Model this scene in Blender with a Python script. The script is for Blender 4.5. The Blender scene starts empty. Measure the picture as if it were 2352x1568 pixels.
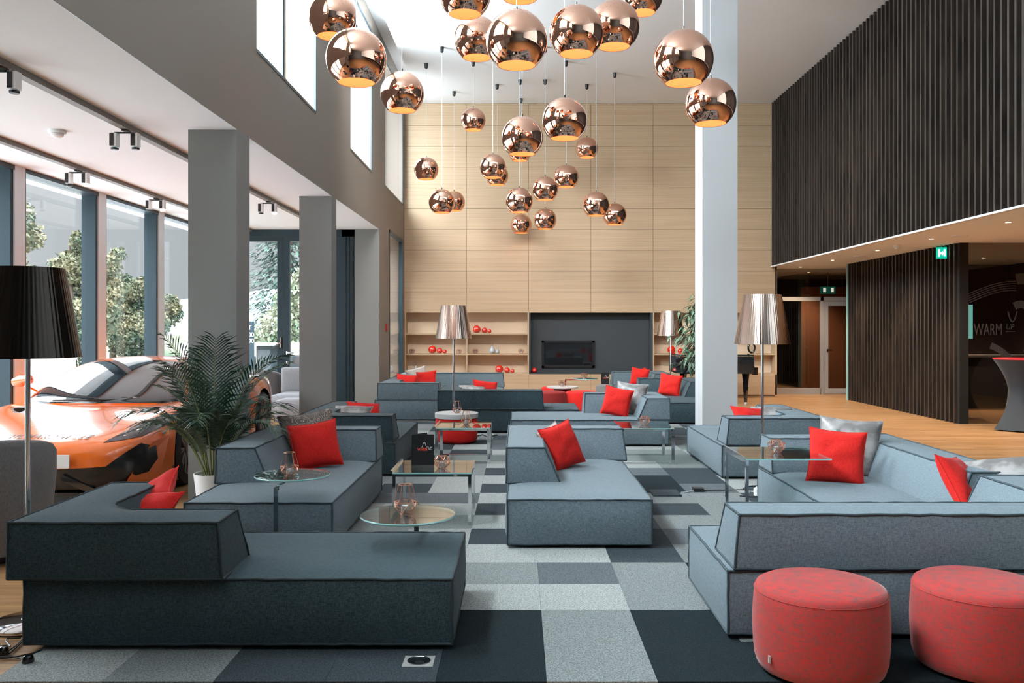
import bpy, bmesh, math, random
from mathutils import Vector, Matrix, noise
from mathutils.bvhtree import BVHTree
PI = math.pi
SC = bpy.context.scene
COL = SC.collection
random.seed(7)

# ------------------------------------------------------------------ camera, sky, lights, exposure
F = 2015.0; VX, VY, CH = 1192.0, 752.0, 1.5
cam = bpy.data.cameras.new('camera'); co = bpy.data.objects.new('camera', cam); COL.objects.link(co)
co.location = (0, 0, CH); co.rotation_euler = (PI/2, 0, 0)
cam.sensor_width = 36; cam.lens = 36*F/2352
cam.shift_x = (1176-VX)/2352; cam.shift_y = (VY-784)/2352
cam.clip_end = 500; cam.clip_start = .05
SC.camera = co
SC.view_settings.view_transform = 'Standard'; SC.view_settings.look = 'None'
SC.view_settings.gamma = 1; SC.view_settings.use_curve_mapping = False
SC.view_settings.exposure = 1.6
cy = SC.cycles
cy.use_adaptive_sampling = True; cy.adaptive_threshold = 0.03
cy.use_denoising = True
try: cy.denoiser = 'OPENIMAGEDENOISE'
except Exception: pass
cy.max_bounces = 8; cy.diffuse_bounces = 5; cy.glossy_bounces = 5; cy.transmission_bounces = 6; cy.transparent_max_bounces = 10
cy.caustics_reflective = False; cy.caustics_refractive = False; cy.sample_clamp_indirect = 4

world = bpy.data.worlds.new('World'); SC.world = world; world.use_nodes = True
wn = world.node_tree; wn.nodes.clear()
w_out = wn.nodes.new('ShaderNodeOutputWorld'); w_bg = wn.nodes.new('ShaderNodeBackground')
w_tc = wn.nodes.new('ShaderNodeTexCoord'); w_sep = wn.nodes.new('ShaderNodeSeparateXYZ')
w_r = wn.nodes.new('ShaderNodeValToRGB')          # overcast sky: brighter towards the zenith
wn.links.new(w_tc.outputs['Generated'], w_sep.inputs[0]); wn.links.new(w_sep.outputs['Z'], w_r.inputs[0])
e = w_r.color_ramp.elements
e[0].position = 0.0; e[0].color = (.069, .071, .074, 1)
e[1].position = 1.0; e[1].color = (1.8, 1.87, 2.0, 1)
m_ = w_r.color_ramp.elements.new(.20); m_.color = (.076, .078, .082, 1)
m_ = w_r.color_ramp.elements.new(.36); m_.color = (1.15, 1.19, 1.28, 1)
m_ = w_r.color_ramp.elements.new(.62); m_.color = (1.6, 1.66, 1.76, 1)
w_bg.inputs[1].default_value = 3.2
wn.links.new(w_r.outputs[0], w_bg.inputs[0]); wn.links.new(w_bg.outputs[0], w_out.inputs[0])

def area(name, loc, rot, sx, sy, power, col=(1, 1, 1), spread=PI):
    l = bpy.data.lights.new(name, 'AREA'); l.shape = 'RECTANGLE'; l.size = sx; l.size_y = sy
    l.energy = power; l.color = col; l.spread = spread
    o = bpy.data.objects.new(name, l); o.location = loc; o.rotation_euler = rot; COL.objects.link(o)
    return o
# added area lights: sky glow outside the clerestory, and a fill for the back wall
#area('daylight_front_glazing', (-.6, -4.6, 3.4), (math.radians(80), 0, 0), 7.5, 4.6, 70, (.92, .96, 1))
#area('ground_bounce_front_glazing', (-.6, -3.2, 1.2), (math.radians(150), 0, 0), 9, 2.6, 420, (.97, .98, 1))
area('daylight_clerestory', (-3.55, 7.6, 6.05), (0, math.radians(-64), 0), 2.6, 17, 2900, (.86, .94, 1))
area('back_wall_fill', (1.2, 11.8, 6.2), (math.radians(41), 0, 0), 6.5, .4, 60, (1, .96, .9), math.radians(92))  # added fill that brightens the back wall, no fixture stands here
#area('hall_ceiling_wash', (1.6, 1.0, 6.25), (0, 0, 0), 6.5, 5.5, 170, (1, .95, .88))

# ------------------------------------------------------------------ materials
MATS = {}
def mat(name, col, rough=.6, metal=0., **k):
    if name in MATS: return MATS[name]
    m = bpy.data.materials.new(name); m.use_nodes = True; MATS[name] = m
    b = m.node_tree.nodes['Principled BSDF']
    b.inputs['Base Color'].default_value = (*col, 1); b.inputs['Roughness'].default_value = rough
    b.inputs['Metallic'].default_value = metal
    if 'spec' in k: b.inputs['Specular IOR Level'].default_value = k['spec']
    if 'coat' in k: b.inputs['Coat Weight'].default_value = k['coat']; b.inputs['Coat Roughness'].default_value = .03
    if 'trans' in k: b.inputs['Transmission Weight'].default_value = k['trans']
    if 'sheen' in k: b.inputs['Sheen Weight'].default_value = k['sheen']; b.inputs['Sheen Roughness'].default_value = .4
    if 'emit' in k: b.inputs['Emission Color'].default_value = (*k.get('ecol', col), 1); b.inputs['Emission Strength'].default_value = k['emit']
    return m
def N(m, t, **k):
    n = m.node_tree.nodes.new(t)
    for a, v in k.items(): setattr(n, a, v)
    return n
def L(m, a, b): m.node_tree.links.new(a, b)
def speckle(m, scale, lo, hi, bump=0., stretch=(1, 1, 1), detail=2, dist=.002, contrast=(.3, .7), coords='Object', second=None):
    """two-tone noise on the base colour plus bump, in the object's own space"""
    b = m.node_tree.nodes['Principled BSDF']
    tc = N(m, 'ShaderNodeTexCoord'); mp = N(m, 'ShaderNodeMapping'); mp.inputs['Scale'].default_value = stretch
    nz = N(m, 'ShaderNodeTexNoise'); nz.inputs['Scale'].default_value = scale; nz.inputs['Detail'].default_value = detail
    L(m, tc.outputs[coords], mp.inputs[0]); L(m, mp.outputs[0], nz.inputs['Vector'])
    r = N(m, 'ShaderNodeValToRGB'); r.color_ramp.elements[0].position = contrast[0]; r.color_ramp.elements[1].position = contrast[1]
    r.color_ramp.elements[0].color = (*lo, 1); r.color_ramp.elements[1].color = (*hi, 1)
    src = nz.outputs['Fac']
    if second:
        mp2 = N(m, 'ShaderNodeMapping'); mp2.inputs['Scale'].default_value = second
        nz2 = N(m, 'ShaderNodeTexNoise'); nz2.inputs['Scale'].default_value = scale; nz2.inputs['Detail'].default_value = detail
        L(m, tc.outputs[coords], mp2.inputs[0]); L(m, mp2.outputs[0], nz2.inputs['Vector'])
        mx = N(m, 'ShaderNodeMath', operation='ADD'); L(m, nz.outputs['Fac'], mx.inputs[0]); L(m, nz2.outputs['Fac'], mx.inputs[1])
        mh = N(m, 'ShaderNodeMath', operation='MULTIPLY'); mh.inputs[1].default_value = .5; L(m, mx.outputs[0], mh.inputs[0]); src = mh.outputs[0]
    L(m, src, r.inputs[0]); L(m, r.outputs[0], b.inputs['Base Color'])
    if bump:
        bp = N(m, 'ShaderNodeBump'); bp.inputs['Strength'].default_value = bump; bp.inputs['Distance'].default_value = dist
        L(m, src, bp.inputs['Height']); L(m, bp.outputs[0], b.inputs['Normal'])
    return m
def fabric(name, lo, hi, rough=.85, sheen=.08):
    m = mat(name, hi, rough, sheen=sheen, spec=.2)
    return speckle(m, 34, lo, hi, .5, (10, 10, 1.6), 2, .0015, (.41, .59), second=(1.6, 10, 10))
white = mat('white_plaster', (.76, .84, .90), .8)
ceilw = mat('ceiling_plaster', (.82, .84, .86), .85)
wallt = mat('warm_grey_plaster', (.235, .195, .165), .85)
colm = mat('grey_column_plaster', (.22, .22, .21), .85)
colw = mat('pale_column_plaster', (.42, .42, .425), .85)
fab_dark = fabric('charcoal_teal_fabric', (.019, .036, .045), (.050, .078, .090))
fab_mid = fabric('slate_grey_fabric', (.060, .092, .108), (.130, .172, .195))
fab_light = fabric('blue_grey_fabric', (.090, .122, .140), (.165, .204, .228))
pipe_dark = mat('dark_piping', (.016, .028, .034), .8)
pipe_mid = mat('slate_piping', (.030, .048, .058), .8)
red_f = fabric('red_felt', (.46, .010, .008), (.62, .020, .014))
silver_f = mat('silver_satin', (.40, .38, .37), .38, sheen=.2); speckle(silver_f, 9, (.13, .122, .118), (.29, .275, .27), .3, (1, 1, 1), 3, .004, (.4, .6))
beige_f = mat('beige_linen', (.42, .38, .35), .7)
paisley = mat('brown_paisley', (.12, .10, .085), .6)
def mk_paisley(m):
    b = m.node_tree.nodes['Principled BSDF']; tc = N(m, 'ShaderNodeTexCoord')
    v = N(m, 'ShaderNodeTexVoronoi', feature='DISTANCE_TO_EDGE'); v.inputs['Scale'].default_value = 9
    nz = N(m, 'ShaderNodeTexNoise'); nz.inputs['Scale'].default_value = 5; mix = N(m, 'ShaderNodeMixRGB'); mix.inputs[0].default_value = .35
    L(m, tc.outputs['Object'], nz.inputs['Vector']); L(m, tc.outputs['Object'], mix.inputs[1]); L(m, nz.outputs['Color'], mix.inputs[2]); L(m, mix.outputs[0], v.inputs['Vector'])
    wv = N(m, 'ShaderNodeMath', operation='SINE'); mu = N(m, 'ShaderNodeMath', operation='MULTIPLY'); mu.inputs[1].default_value = 55
    L(m, v.outputs['Distance'], mu.inputs[0]); L(m, mu.outputs[0], wv.inputs[0])
    r = N(m, 'ShaderNodeValToRGB'); r.color_ramp.elements[0].position = .72; r.color_ramp.elements[1].position = .95
    r.color_ramp.elements[0].color = (.085, .07, .06, 1); r.color_ramp.elements[1].color = (.42, .36, .31, 1)
    L(m, wv.outputs[0], r.inputs[0]); L(m, r.outputs[0], b.inputs['Base Color'])
mk_paisley(paisley)
otto_f = mat('coral_red_melange', (.5, .09, .08), .8, sheen=.2, spec=.2)
speckle(otto_f, 16, (.40, .022, .018), (.10, .055, .052), .5, (14, 14, 3), 3, .0015, (.40, .68), second=(1.5, 1.5, 22))
otto_d = fabric('dark_red_felt', (.16, .012, .012), (.22, .02, .018))
chrome = mat('chrome', (.72, .73, .74), .07, 1)
blackm = mat('black_plastic', (.012, .012, .013), .35)
gloss_black = mat('gloss_black', (.008, .008, .009), .05, coat=1)
copper = mat('polished_copper', (.78, .46, .34), .025, 1)
copper_wire = mat('copper_wire', (.80, .42, .30), .25, .85)
copper_in = mat('copper_lining', (.92, .40, .20), .6)
bulb_m = mat('warm_bulb', (1, .7, .4), .5, emit=7, ecol=(1, .72, .48))
spot_m = mat('spot_lens', (1, .95, .9), .5, emit=4, ecol=(1, .86, .72))
cord_m = mat('clear_cord', (.50, .53, .55), .4)
wax = mat('candle_wax', (.86, .84, .80), .5)
alu = mat('anodised_frame', (.40, .385, .37), .45, .3)
frame_d = mat('petrol_metal_frame', (.018, .040, .052), .4, .2)
velvet = fabric('pale_grey_velvet', (.20, .20, .215), (.28, .285, .30)); velvet_d = fabric('taupe_velvet', (.13, .125, .125), (.19, .185, .185))
tray_m = mat('grey_tray', (.42, .41, .40), .5)
pot_m = mat('white_ceramic', (.78, .78, .78), .35)
red_gloss = mat('red_gloss', (.72, .025, .012), .12, coat=1)
grey_gloss = mat('grey_glazed_ceramic', (.42, .46, .48), .25)
leaf_d = mat('palm_leaf', (.020, .060, .038), .42); leaf_l = mat('ficus_leaf', (.13, .21, .13), .5); stem_m = mat('palm_stem', (.17, .19, .07), .6)
bark = mat('bark', (.10, .075, .055), .9)
soil = mat('soil', (.03, .02, .015), .95)
def glassm(name, tint, refl_rough=0.0, ior=1.45, strength=1.0, base=0.04):
    """thin pane: tinted see-through with Fresnel reflection"""
    m = bpy.data.materials.new(name); m.use_nodes = True; nt = m.node_tree; nt.nodes.clear(); MATS[name] = m
    o = nt.nodes.new('ShaderNodeOutputMaterial'); t = nt.nodes.new('ShaderNodeBsdfTransparent'); g = nt.nodes.new('ShaderNodeBsdfGlossy')
    g.inputs['Roughness'].default_value = refl_rough; t.inputs[0].default_value = (*tint, 1)
    fr = nt.nodes.new('ShaderNodeFresnel'); fr.inputs[0].default_value = ior
    ge = nt.nodes.new('ShaderNodeNewGeometry'); io = nt.nodes.new('ShaderNodeMix'); io.data_type = 'FLOAT'
    io.inputs[2].default_value = ior; io.inputs[3].default_value = 1/ior
    nt.links.new(ge.outputs['Backfacing'], io.inputs[0]); nt.links.new(io.outputs[0], fr.inputs[0])
    mu = nt.nodes.new('ShaderNodeMath'); mu.operation = 'MULTIPLY_ADD'; mu.inputs[1].default_value = strength; mu.inputs[2].default_value = base; mu.use_clamp = True
    mx = nt.nodes.new('ShaderNodeMixShader'); nt.links.new(fr.outputs[0], mu.inputs[0]); nt.links.new(mu.outputs[0], mx.inputs[0])
    nt.links.new(t.outputs[0], mx.inputs[1]); nt.links.new(g.outputs[0], mx.inputs[2]); nt.links.new(mx.outputs[0], o.inputs[0])
    return m
pane = glassm('window_pane', (.93, .96, .96), base=0.0)
pane_dark = glassm('smoked_pane', (.74, .71, .68), base=.03)
table_glass = glassm('table_glass', (.80, .86, .85), ior=1.6, strength=1.3, base=.12)
glass_edge = mat('green_glass_edge', (.30, .55, .52), .1, spec=.8)
clear_glass = glassm('clear_glass', (.93, .95, .96), base=.10)
lining = mat('white_joint', (.7, .7, .7), .7)

oak = mat('pale_oak_veneer', (.5, .37, .25), .55)
speckle(oak, 2.2, (.40, .275, .165), (.52, .375, .245), .0, (.35, 1, 42), 5, .001, (.25, .78))
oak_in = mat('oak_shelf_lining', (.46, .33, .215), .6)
speckle(oak_in, 2.2, (.70, .53, .37), (.80, .63, .46), .0, (.4, 1, 36), 5, .001, (.25, .78))  # lining coloured paler than the oak to make up for shade in the recesses
slat_m = mat('dark_slat_wood', (.060, .048, .042), .5); speckle(slat_m, 4, (.012, .009, .008), (.046, .032, .024), 0, (1, 9, .5), 3, .001, (.3, .7))
slat_b = mat('black_backing', (.006, .006, .006), .8)
darkwood = mat('dark_brown_wall', (.060, .028, .017), .6)
anth = mat('anthracite_panel', (.035, .043, .050), .55)

def mk_floor():
    m = mat('oak_plank_floor', (.5, .3, .15), .34, spec=.35); b = m.node_tree.nodes['Principled BSDF']
    tc = N(m, 'ShaderNodeTexCoord'); br = N(m, 'ShaderNodeTexBrick'); br.offset = .37; br.offset_frequency = 2
    for k, v in (('Color1', (.35, .195, .088, 1)), ('Color2', (.46, .27, .13, 1)), ('Mortar', (.16, .09, .045, 1))): br.inputs[k].default_value = v
    br.inputs['Scale'].default_value = 1; br.inputs['Brick Width'].default_value = 1.9; br.inputs['Row Height'].default_value = .145
    br.inputs['Mortar Size'].default_value = .0035; br.inputs['Mortar Smooth'].default_value = .2
    L(m, tc.outputs['Object'], br.inputs['Vector'])
    mp = N(m, 'ShaderNodeMapping'); mp.inputs['Scale'].default_value = (.8, 14, 1); nz = N(m, 'ShaderNodeTexNoise'); nz.inputs['Scale'].default_value = 2.2; nz.inputs['Detail'].default_value = 5
    L(m, tc.outputs['Object'], mp.inputs[0]); L(m, mp.outputs[0], nz.inputs['Vector'])
    r = N(m, 'ShaderNodeValToRGB'); r.color_ramp.elements[0].color = (.60, .55, .50, 1); r.color_ramp.elements[1].color = (1.1, 1.1, 1.1, 1); r.color_ramp.elements[0].position = .3; r.color_ramp.elements[1].position = .7
    L(m, nz.outputs['Fac'], r.inputs[0])
    mx = N(m, 'ShaderNodeMixRGB', blend_type='MULTIPLY'); mx.inputs[0].default_value = 1
    L(m, br.outputs['Color'], mx.inputs[1]); L(m, r.outputs[0], mx.inputs[2]); L(m, mx.outputs[0], b.inputs['Base Color'])
    return m
floor_m = mk_floor()

# ------------------------------------------------------------------ mesh helpers
def P(px, py, d): return Vector(((px-VX)*d/F, d, CH-(py-VY)*d/F))
class MB:
    def __init__(s): s.v = []; s.f = []; s.m = []; s.uv = None
    def add(s, vs, fs, mi=0):
        b = len(s.v); s.v += [tuple(v) for v in vs]; s.f += [tuple(i+b for i in f) for f in fs]; s.m += [mi]*len(fs); return s
    def box(s, x0, x1, y0, y1, z0, z1, mi=0):
        return s.add([(x0,y0,z0),(x1,y0,z0),(x1,y1,z0),(x0,y1,z0),(x0,y0,z1),(x1,y0,z1),(x1,y1,z1),(x0,y1,z1)],
                     [(0,3,2,1),(4,5,6,7),(0,1,5,4),(1,2,6,5),(2,3,7,6),(3,0,4,7)], mi)
    def bar(s, a, b, w, h=None, mi=0, up=(0,0,1)):
        a = Vector(a); b = Vector(b); h = h or w; d = (b-a).normalized(); u = Vector(up)
        if abs(d.dot(u)) > .95: u = Vector((1,0,0))
        sx = d.cross(u).normalized()*w/2; sy = sx.cross(d).normalized()*h/2
        vs = [p+i*sx+j*sy for p in (a,b) for i,j in ((-1,-1),(1,-1),(1,1),(-1,1))]
        return s.add(vs, [(0,1,2,3),(7,6,5,4),(0,4,5,1),(1,5,6,2),(2,6,7,3),(3,7,4,0)], mi)
    def tube(s, pts, r, n=6, mi=0, close=False):
        pts = [Vector(p) for p in pts]; k = len(pts); vs = []; pu = None
        for i, p in enumerate(pts):
            if close: t = pts[(i+1)%k]-pts[i-1]
            else: t = pts[min(i+1,k-1)]-pts[max(i-1,0)]
            t = t.normalized() if t.length > 1e-9 else Vector((0,0,1))
            if pu is None or abs(pu.dot(t)) > .99:
                pu = Vector((0,0,1)) if abs(t.z) < .9 else Vector((1,0,0))
            u = (pu-t*pu.dot(t)).normalized(); pu = u; w = t.cross(u)
            rr = r[i] if isinstance(r, (list, tuple)) else r
            vs += [p+rr*(math.cos(2*PI*j/n)*u+math.sin(2*PI*j/n)*w) for j in range(n)]
        fs = []
        for i in range(k if close else k-1):
            for j in range(n): fs.append((i*n+j, i*n+(j+1)%n, ((i+1)%k)*n+(j+1)%n, ((i+1)%k)*n+j))
        if not close: fs += [tuple(range(n))[::-1], tuple((k-1)*n+j for j in range(n))]
        return s.add(vs, fs, mi)
    def lathe(s, prof, c=(0,0,0), n=32, mi=0, caps=True):
        vs = []; fs = []; k = len(prof)
        for r, z in prof:
            for j in range(n): vs.append((c[0]+r*math.cos(2*PI*j/n), c[1]+r*math.sin(2*PI*j/n), c[2]+z))
        for i in range(k-1):
            for j in range(n): fs.append((i*n+j, i*n+(j+1)%n, (i+1)*n+(j+1)%n, (i+1)*n+j))
        if caps:
            if prof[0][0] > 1e-6: fs.append(tuple(range(n))[::-1])
            if prof[-1][0] > 1e-6: fs.append(tuple((k-1)*n+j for j in range(n)))
        return s.add(vs, fs, mi)
    def prism(s, poly, z0, z1, mi=0):
        n = len(poly)
        return s.add([(x,y,z0) for x,y in poly]+[(x,y,z1) for x,y in poly],
                     [tuple(range(n))[::-1], tuple(range(n,2*n))]+[(i,(i+1)%n,n+(i+1)%n,n+i) for i in range(n)], mi)
    def mesh(s, name, mats, smooth=False, org=Vector((0,0,0)), merge=False, angle=40):
        me = bpy.data.meshes.new(name); o = Vector(org)
        me.from_pydata([tuple(Vector(v)-o) for v in s.v], [], s.f)
        for m in (mats if isinstance(mats, (list, tuple)) else [mats]): me.materials.append(m)
        me.polygons.foreach_set('material_index', s.m)
        if merge:
            bm = bmesh.new(); bm.from_mesh(me); bmesh.ops.remove_doubles(bm, verts=bm.verts, dist=1e-5); bmesh.ops.recalc_face_normals(bm, faces=bm.faces); bm.to_mesh(me); bm.free()
        me.validate(); me.update()
        if smooth: smooth_me(me, angle)
        return me
    def build(s, name, mats, parent=None, smooth=False, local=False, **k):
        org = Vector((0,0,0)) if local else origin(parent)
        return link(name, s.mesh(name, mats, smooth, org, **k), parent)
def smooth_me(me, angle=40):
    me.polygons.foreach_set('use_smooth', [True]*len(me.polygons))
    try: me.set_sharp_from_angle(angle=math.radians(angle))
    except Exception: pass
def origin(p):
    o = Vector((0,0,0))
    while p is not None: o += p.location; p = p.parent
    return o
def link(name, me, parent=None):
    o = bpy.data.objects.new(name, me); COL.objects.link(o); o.parent = parent; return o
def tag(o, label=None, cat=None, group=None, kind=None):
    if label: o['label'] = label
    if cat: o['category'] = cat
    if group: o['group'] = group
    if kind: o['kind'] = kind
    return o
def thing(name, loc, label, cat, group=None, rz=0):
    o = bpy.data.objects.new(name, None); COL.objects.link(o); o.location = loc; o.rotation_euler = (0,0,rz)
    return tag(o, label, cat, group)
def structure(o, label=None): o['kind'] = 'structure'; return tag(o, label) if label else o
def kids(o): return [c for c in bpy.data.objects if c.parent == o]
def dup(o, loc, label, group=None, rz=None, parent=None):
    c = o.copy(); COL.objects.link(c)
    if loc is not None: c.location = loc
    if rz is not None: c.rotation_euler = (0,0,rz)
    if parent is not None: c.parent = parent
    if label: c['label'] = label
    if group: c['group'] = group
    for k in kids(o): dup(k, None, None, parent=c)
    return c
def B(name, m, *b, parent=None): return MB().box(*b).build(name, m, parent)

# ------------------------------------------------------------------ the room
XL, XR, YB, ZC, ZG = -2.475, 5.48, 18.9, 6.33, 3.24
XF = -5.40
structure(B('floor', floor_m, -6.0, 10.5, -5.2, 26.5, -.12, 0), 'oak plank floor running around the carpet')
# main ceiling with a slot along the left wall
structure(MB().box(-2.10, XR+.3, -5.2, YB+.3, ZC, ZC+.3).box(-2.9, -2.10, -5.2, YB+.3, 6.75, 6.95).box(-2.10, -2.0, -5.2, YB+.3, ZC+.29, 6.76).build('ceiling', ceilw), 'white hall ceiling')
structure(MB().box(-2.91, XL-.0005, -5.2, 15.5, ZG-.006, ZG-.0005).build('ceiling_soffit', ceilw), 'white soffit under the upper wall')
# gallery ceiling (left) and low ceiling (right)
structure(B('ceiling_gallery', ceilw, -5.95, -2.902, -5.2, 15.75, ZG, ZG+.35), 'low white ceiling over the car')
structure(B('ceiling_passage', ceilw, XR+.06, 10.5, -5.2, 26.5, 2.82, 3.1), 'low ceiling over the passage on the right')
# upper left wall with clerestory openings
WIN = [(-.1, 2.3), (4.1, 6.5), (8.28, 10.68), (12.89, 14.71), (16.2, 18.66)]  # first two openings lie out of view, added to bring in more light
wm = MB(); zb, zt = 4.12, 6.46; x0, x1 = -2.9, XL
wm.box(x0, x1, -5.2, 15.5, ZG, zb).box(x0, x1, -5.2, YB+.3, zt, 6.75)
ys = [-5.2]+[v for w in WIN for v in w]+[YB+.3]
for a, b in zip(ys[::2], ys[1::2]): wm.box(x0, x1, a, b, zb, zt)
wm.box(x0, x1, 15.5, YB+.3, 3.37, zb).box(x0, x1, 15.5, 16.72, 0, 3.37).box(x0, x1, 18.62, YB+.3, 0, 3.37).box(x0, x1, 16.72, 18.62, 0, .06)
structure(wm.build('wall_left', wallt), 'warm grey upper wall over the gallery columns')
for i, (a, b) in enumerate(WIN):
    w = structure(MB().box(-2.90, -2.86, a, b, zb, zb+.05).box(-2.90, -2.86, a, b, zt-.05, zt).box(-2.90, -2.86, a, a+.05, zb, zt).box(-2.90, -2.86, b-.05, b, zb, zt)
                  .box(-2.49, XL+.006, a-.0, b+.0, zb-.02, zb+.012).box(-2.49, XL+.006, b-.012, b+.02, zb, zt).box(-2.49, XL+.006, a, b, zt-.012, zt+.02).build('window_%d' % (i+1), frame_d), 'clerestory window high in the left wall')
    MB().box(-2.885, -2.879, a+.04, b-.04, zb+.04, zt-.04).build('pane', pane, w)
w = structure(MB().box(-2.56, XL+.01, 16.72, 16.78, .06, 3.37).box(-2.56, XL+.01, 18.56, 18.62, .06, 3.37).box(-2.56, XL+.01, 16.72, 18.62, 3.31, 3.37).box(-2.56, XL+.01, 16.72, 18.62, .06, .12).build('window_5', frame_d), 'tall window beside the bookcase')
B('pane', pane, -2.51, -2.50, 16.78, 18.56, .12, 3.31, parent=w)
# columns
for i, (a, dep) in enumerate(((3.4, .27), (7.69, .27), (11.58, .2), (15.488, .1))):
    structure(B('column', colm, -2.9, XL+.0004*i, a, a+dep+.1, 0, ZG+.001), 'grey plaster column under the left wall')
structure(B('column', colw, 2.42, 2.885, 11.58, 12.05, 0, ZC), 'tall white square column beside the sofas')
# facade on the left: piers, deep jambs, panes
piers = [1.88*k+9.40 for k in range(-3, 4)]
pm = MB()
for y in piers: pm.box(XF-.02, XF, y, y+.20, 0, ZG)
pm.box(-5.9, XF, -5.2, piers[0], 0, ZG).box(XF-.02, XF, 15.2, 15.6, 0, ZG)  # near stretch is an unseen solid wall, added to block side light
structure(pm.build('wall_facade', white), 'white piers between the tall windows')
for i, y in enumerate(piers):
    y2 = y+1.88
    if y2 > 15.7: break
    w = structure(MB().box(-5.60, XF-.021, y2-.05, y2+.10, 0, ZG).box(-5.60, XF-.021, y+.10, y+.25, 0, ZG)
                  .box(-5.60, XF+.0, y+.20, y2, ZG-.05, ZG-.001).box(-5.60, XF-.021, y+.1, y2, -.001, .06).build('window_%d' % (i+6), frame_d), 'tall window of the left facade')
    B('pane', pane, -5.555, -5.545, y+.22, y2-.03, .05, ZG-.06, parent=w)
# glazed end of the gallery with double doors
YE = 15.6
dm = MB()
for a, b in ((-5.42, -4.98), (-3.15, -2.885)): dm.box(a, b, YE, YE+.12, 0, ZG)
dm.box(-5.42, -2.885, YE, YE+.12, 3.115, ZG)
for xx in (-3.09, -3.03, -2.97): dm.box(xx, xx+.015, YE-.02, YE, 0, 3.115)
w = structure(dm.build('wall_gallery_end', frame_d), 'dark frame of the glazed gallery end')
for i, (a, b, hx, hz, sgn) in enumerate(((-4.98, -4.195, -4.235, 1.235, -1), (-4.185, -3.15, -4.125, 1.05, 1))):
    dr = thing('door_%d' % (i+1), ((a+b)/2, YE, 0), 'dark framed glass door at the gallery end, %s leaf' % ('left' if i == 0 else 'right'), 'door'); structure(dr)
    MB().box(a, a+.105, YE+.01, YE+.09, 0, 3.11).box(b-.105, b, YE+.01, YE+.09, 0, 3.11).box(a+.1, b-.1, YE+.01, YE+.09, 3.03, 3.11).box(a+.1, b-.1, YE+.01, YE+.09, 0, .16).build('door_frame', frame_d, dr)
    B('pane', pane, a+.1, b-.1, YE+.045, YE+.055, .15, 3.04, parent=dr)
    hm = MB().lathe([(.022, -.09), (.022, .09)], (hx, YE-.01, hz), 10) if i == 0 else MB().lathe([(.022, -.03), (.022, .03)], (hx, YE-.01, hz), 10).lathe([(.022, -.03), (.022, .03)], (hx, YE-.01, hz-.18), 10)
    hm.bar((hx, YE-.05, hz), (hx+sgn*.13, YE-.05, hz-(.09 if i == 0 else 0)), .022).build('handle', chrome, dr)
# back wall: oak panels, shelves, fireplace niche
GX = [XL+1.341*k for k in range(7)]; GX[-1] = 5.56
ZS = [1.82, 1.378, .937, .515]
bk = MB().box(XL, 5.56, YB+.36, YB+.5, 0, ZC+.01)
for k in range(6):
    z = ZS[0]
    while z < ZC-.02:
        z2 = min(z+.4475, ZC-.001)
        bk.box(GX[k]+.004, GX[k+1]-.004, YB, YB+.02, z+.003, z2-.003); z = z2
    bk.box(GX[k]+.0025, GX[k+1]-.0025, YB, YB+.02, .05, ZS[3]-.02)
bk.box(5.52, 5.56, YB, YB+1.2, 0, 2.815)
bk.box(XL, 5.56, YB+.021, YB+.36, ZS[0]+.0, ZS[0]+.03).box(XL, 5.56, YB+.021, YB+.04, ZS[0], ZC)
structure(bk.build('wall_back', oak), 'oak panelled back wall')
structure(B('wall_back_joint', mat('dark_joint_backing', (.22, .14, .08), .9), XL, 5.56, YB+.0185, YB+.0205, .05, ZS[3]), 'joint behind the oak panels')  # dark brown backing that shows through the panel gaps
structure(B('wall_back_joint', MATS['dark_joint_backing'], XL, 5.56, YB+.0185, YB+.0205, ZS[0]+.002, ZC-.002), 'joints between the upper oak panels')
structure(B('baseboard_back', oak, XL, 5.55, YB+.03, YB+.05, 0, .05))
def shelving(x0, x1, label, div):
    t = thing('bookcase', (x0, YB+.36, 0), label, 'bookcase', 'built-in bookcases')
    B('back_panel', oak_in, x0, x1, YB+.33, YB+.355, ZS[3]-.02, ZS[0], parent=t)
    for z in ZS[1:3]: B('shelf', oak, x0+.03, x1-.03, YB+.005, YB+.33, z-.03, z, parent=t)
    B('shelf', oak, x0+.03, x1-.03, YB-.004, YB+.33, ZS[3]-.03, ZS[3], parent=t)
    for a, b in ((x0, x0+.03), (x1-.03, x1)): B('side_panel', oak, a, b, YB-.002, YB+.33, ZS[3]-.03, ZS[0], parent=t)
    B('divider', oak, div-.015, div+.015, YB+.004, YB+.33, ZS[3], ZS[2]-.03, parent=t)
    B('divider', oak, div-.015, div+.015, YB+.004, YB+.33, ZS[2], ZS[1]-.03, parent=t)
shelving(XL+.01, .215, 'built-in oak bookcase left of the fireplace niche', -1.126)
shelving(2.885, 5.545, 'built-in oak bookcase right of the fireplace niche', 4.23)
fp = thing('fireplace', (1.55, YB+.3, ZS[3]), 'anthracite fireplace panel with a dark glass firebox', 'fireplace')
MB().box(.22, 2.88, YB+.25, YB+.35, ZS[3], ZS[0]).box(.22, .25, YB+.0, YB+.25, ZS[3], ZS[0]).box(2.84, 2.88, YB+.0, YB+.25, ZS[3], ZS[0]).box(.25, 2.84, YB, YB+.25, ZS[3]-.02, ZS[3]+.004).build('surround', anth, fp)
fx0, fx1, fz0, fz1 = .497, 1.65, .628, 1.22
fb = MB().box(fx0, fx1, YB+.215, YB+.25, fz1-.05, fz1).box(fx0, fx1, YB+.215, YB+.25, fz0, fz0+.05).box(fx0, fx0+.05, YB+.215, YB+.25, fz0, fz1).box(fx1-.05, fx1, YB+.215, YB+.25, fz0, fz1)
fb.build('firebox_frame', blackm, fp); B('firebox_glass', gloss_black, fx0+.05, fx1-.05, YB+.235, YB+.249, fz0+.05, fz1-.05, parent=fp)
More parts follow.
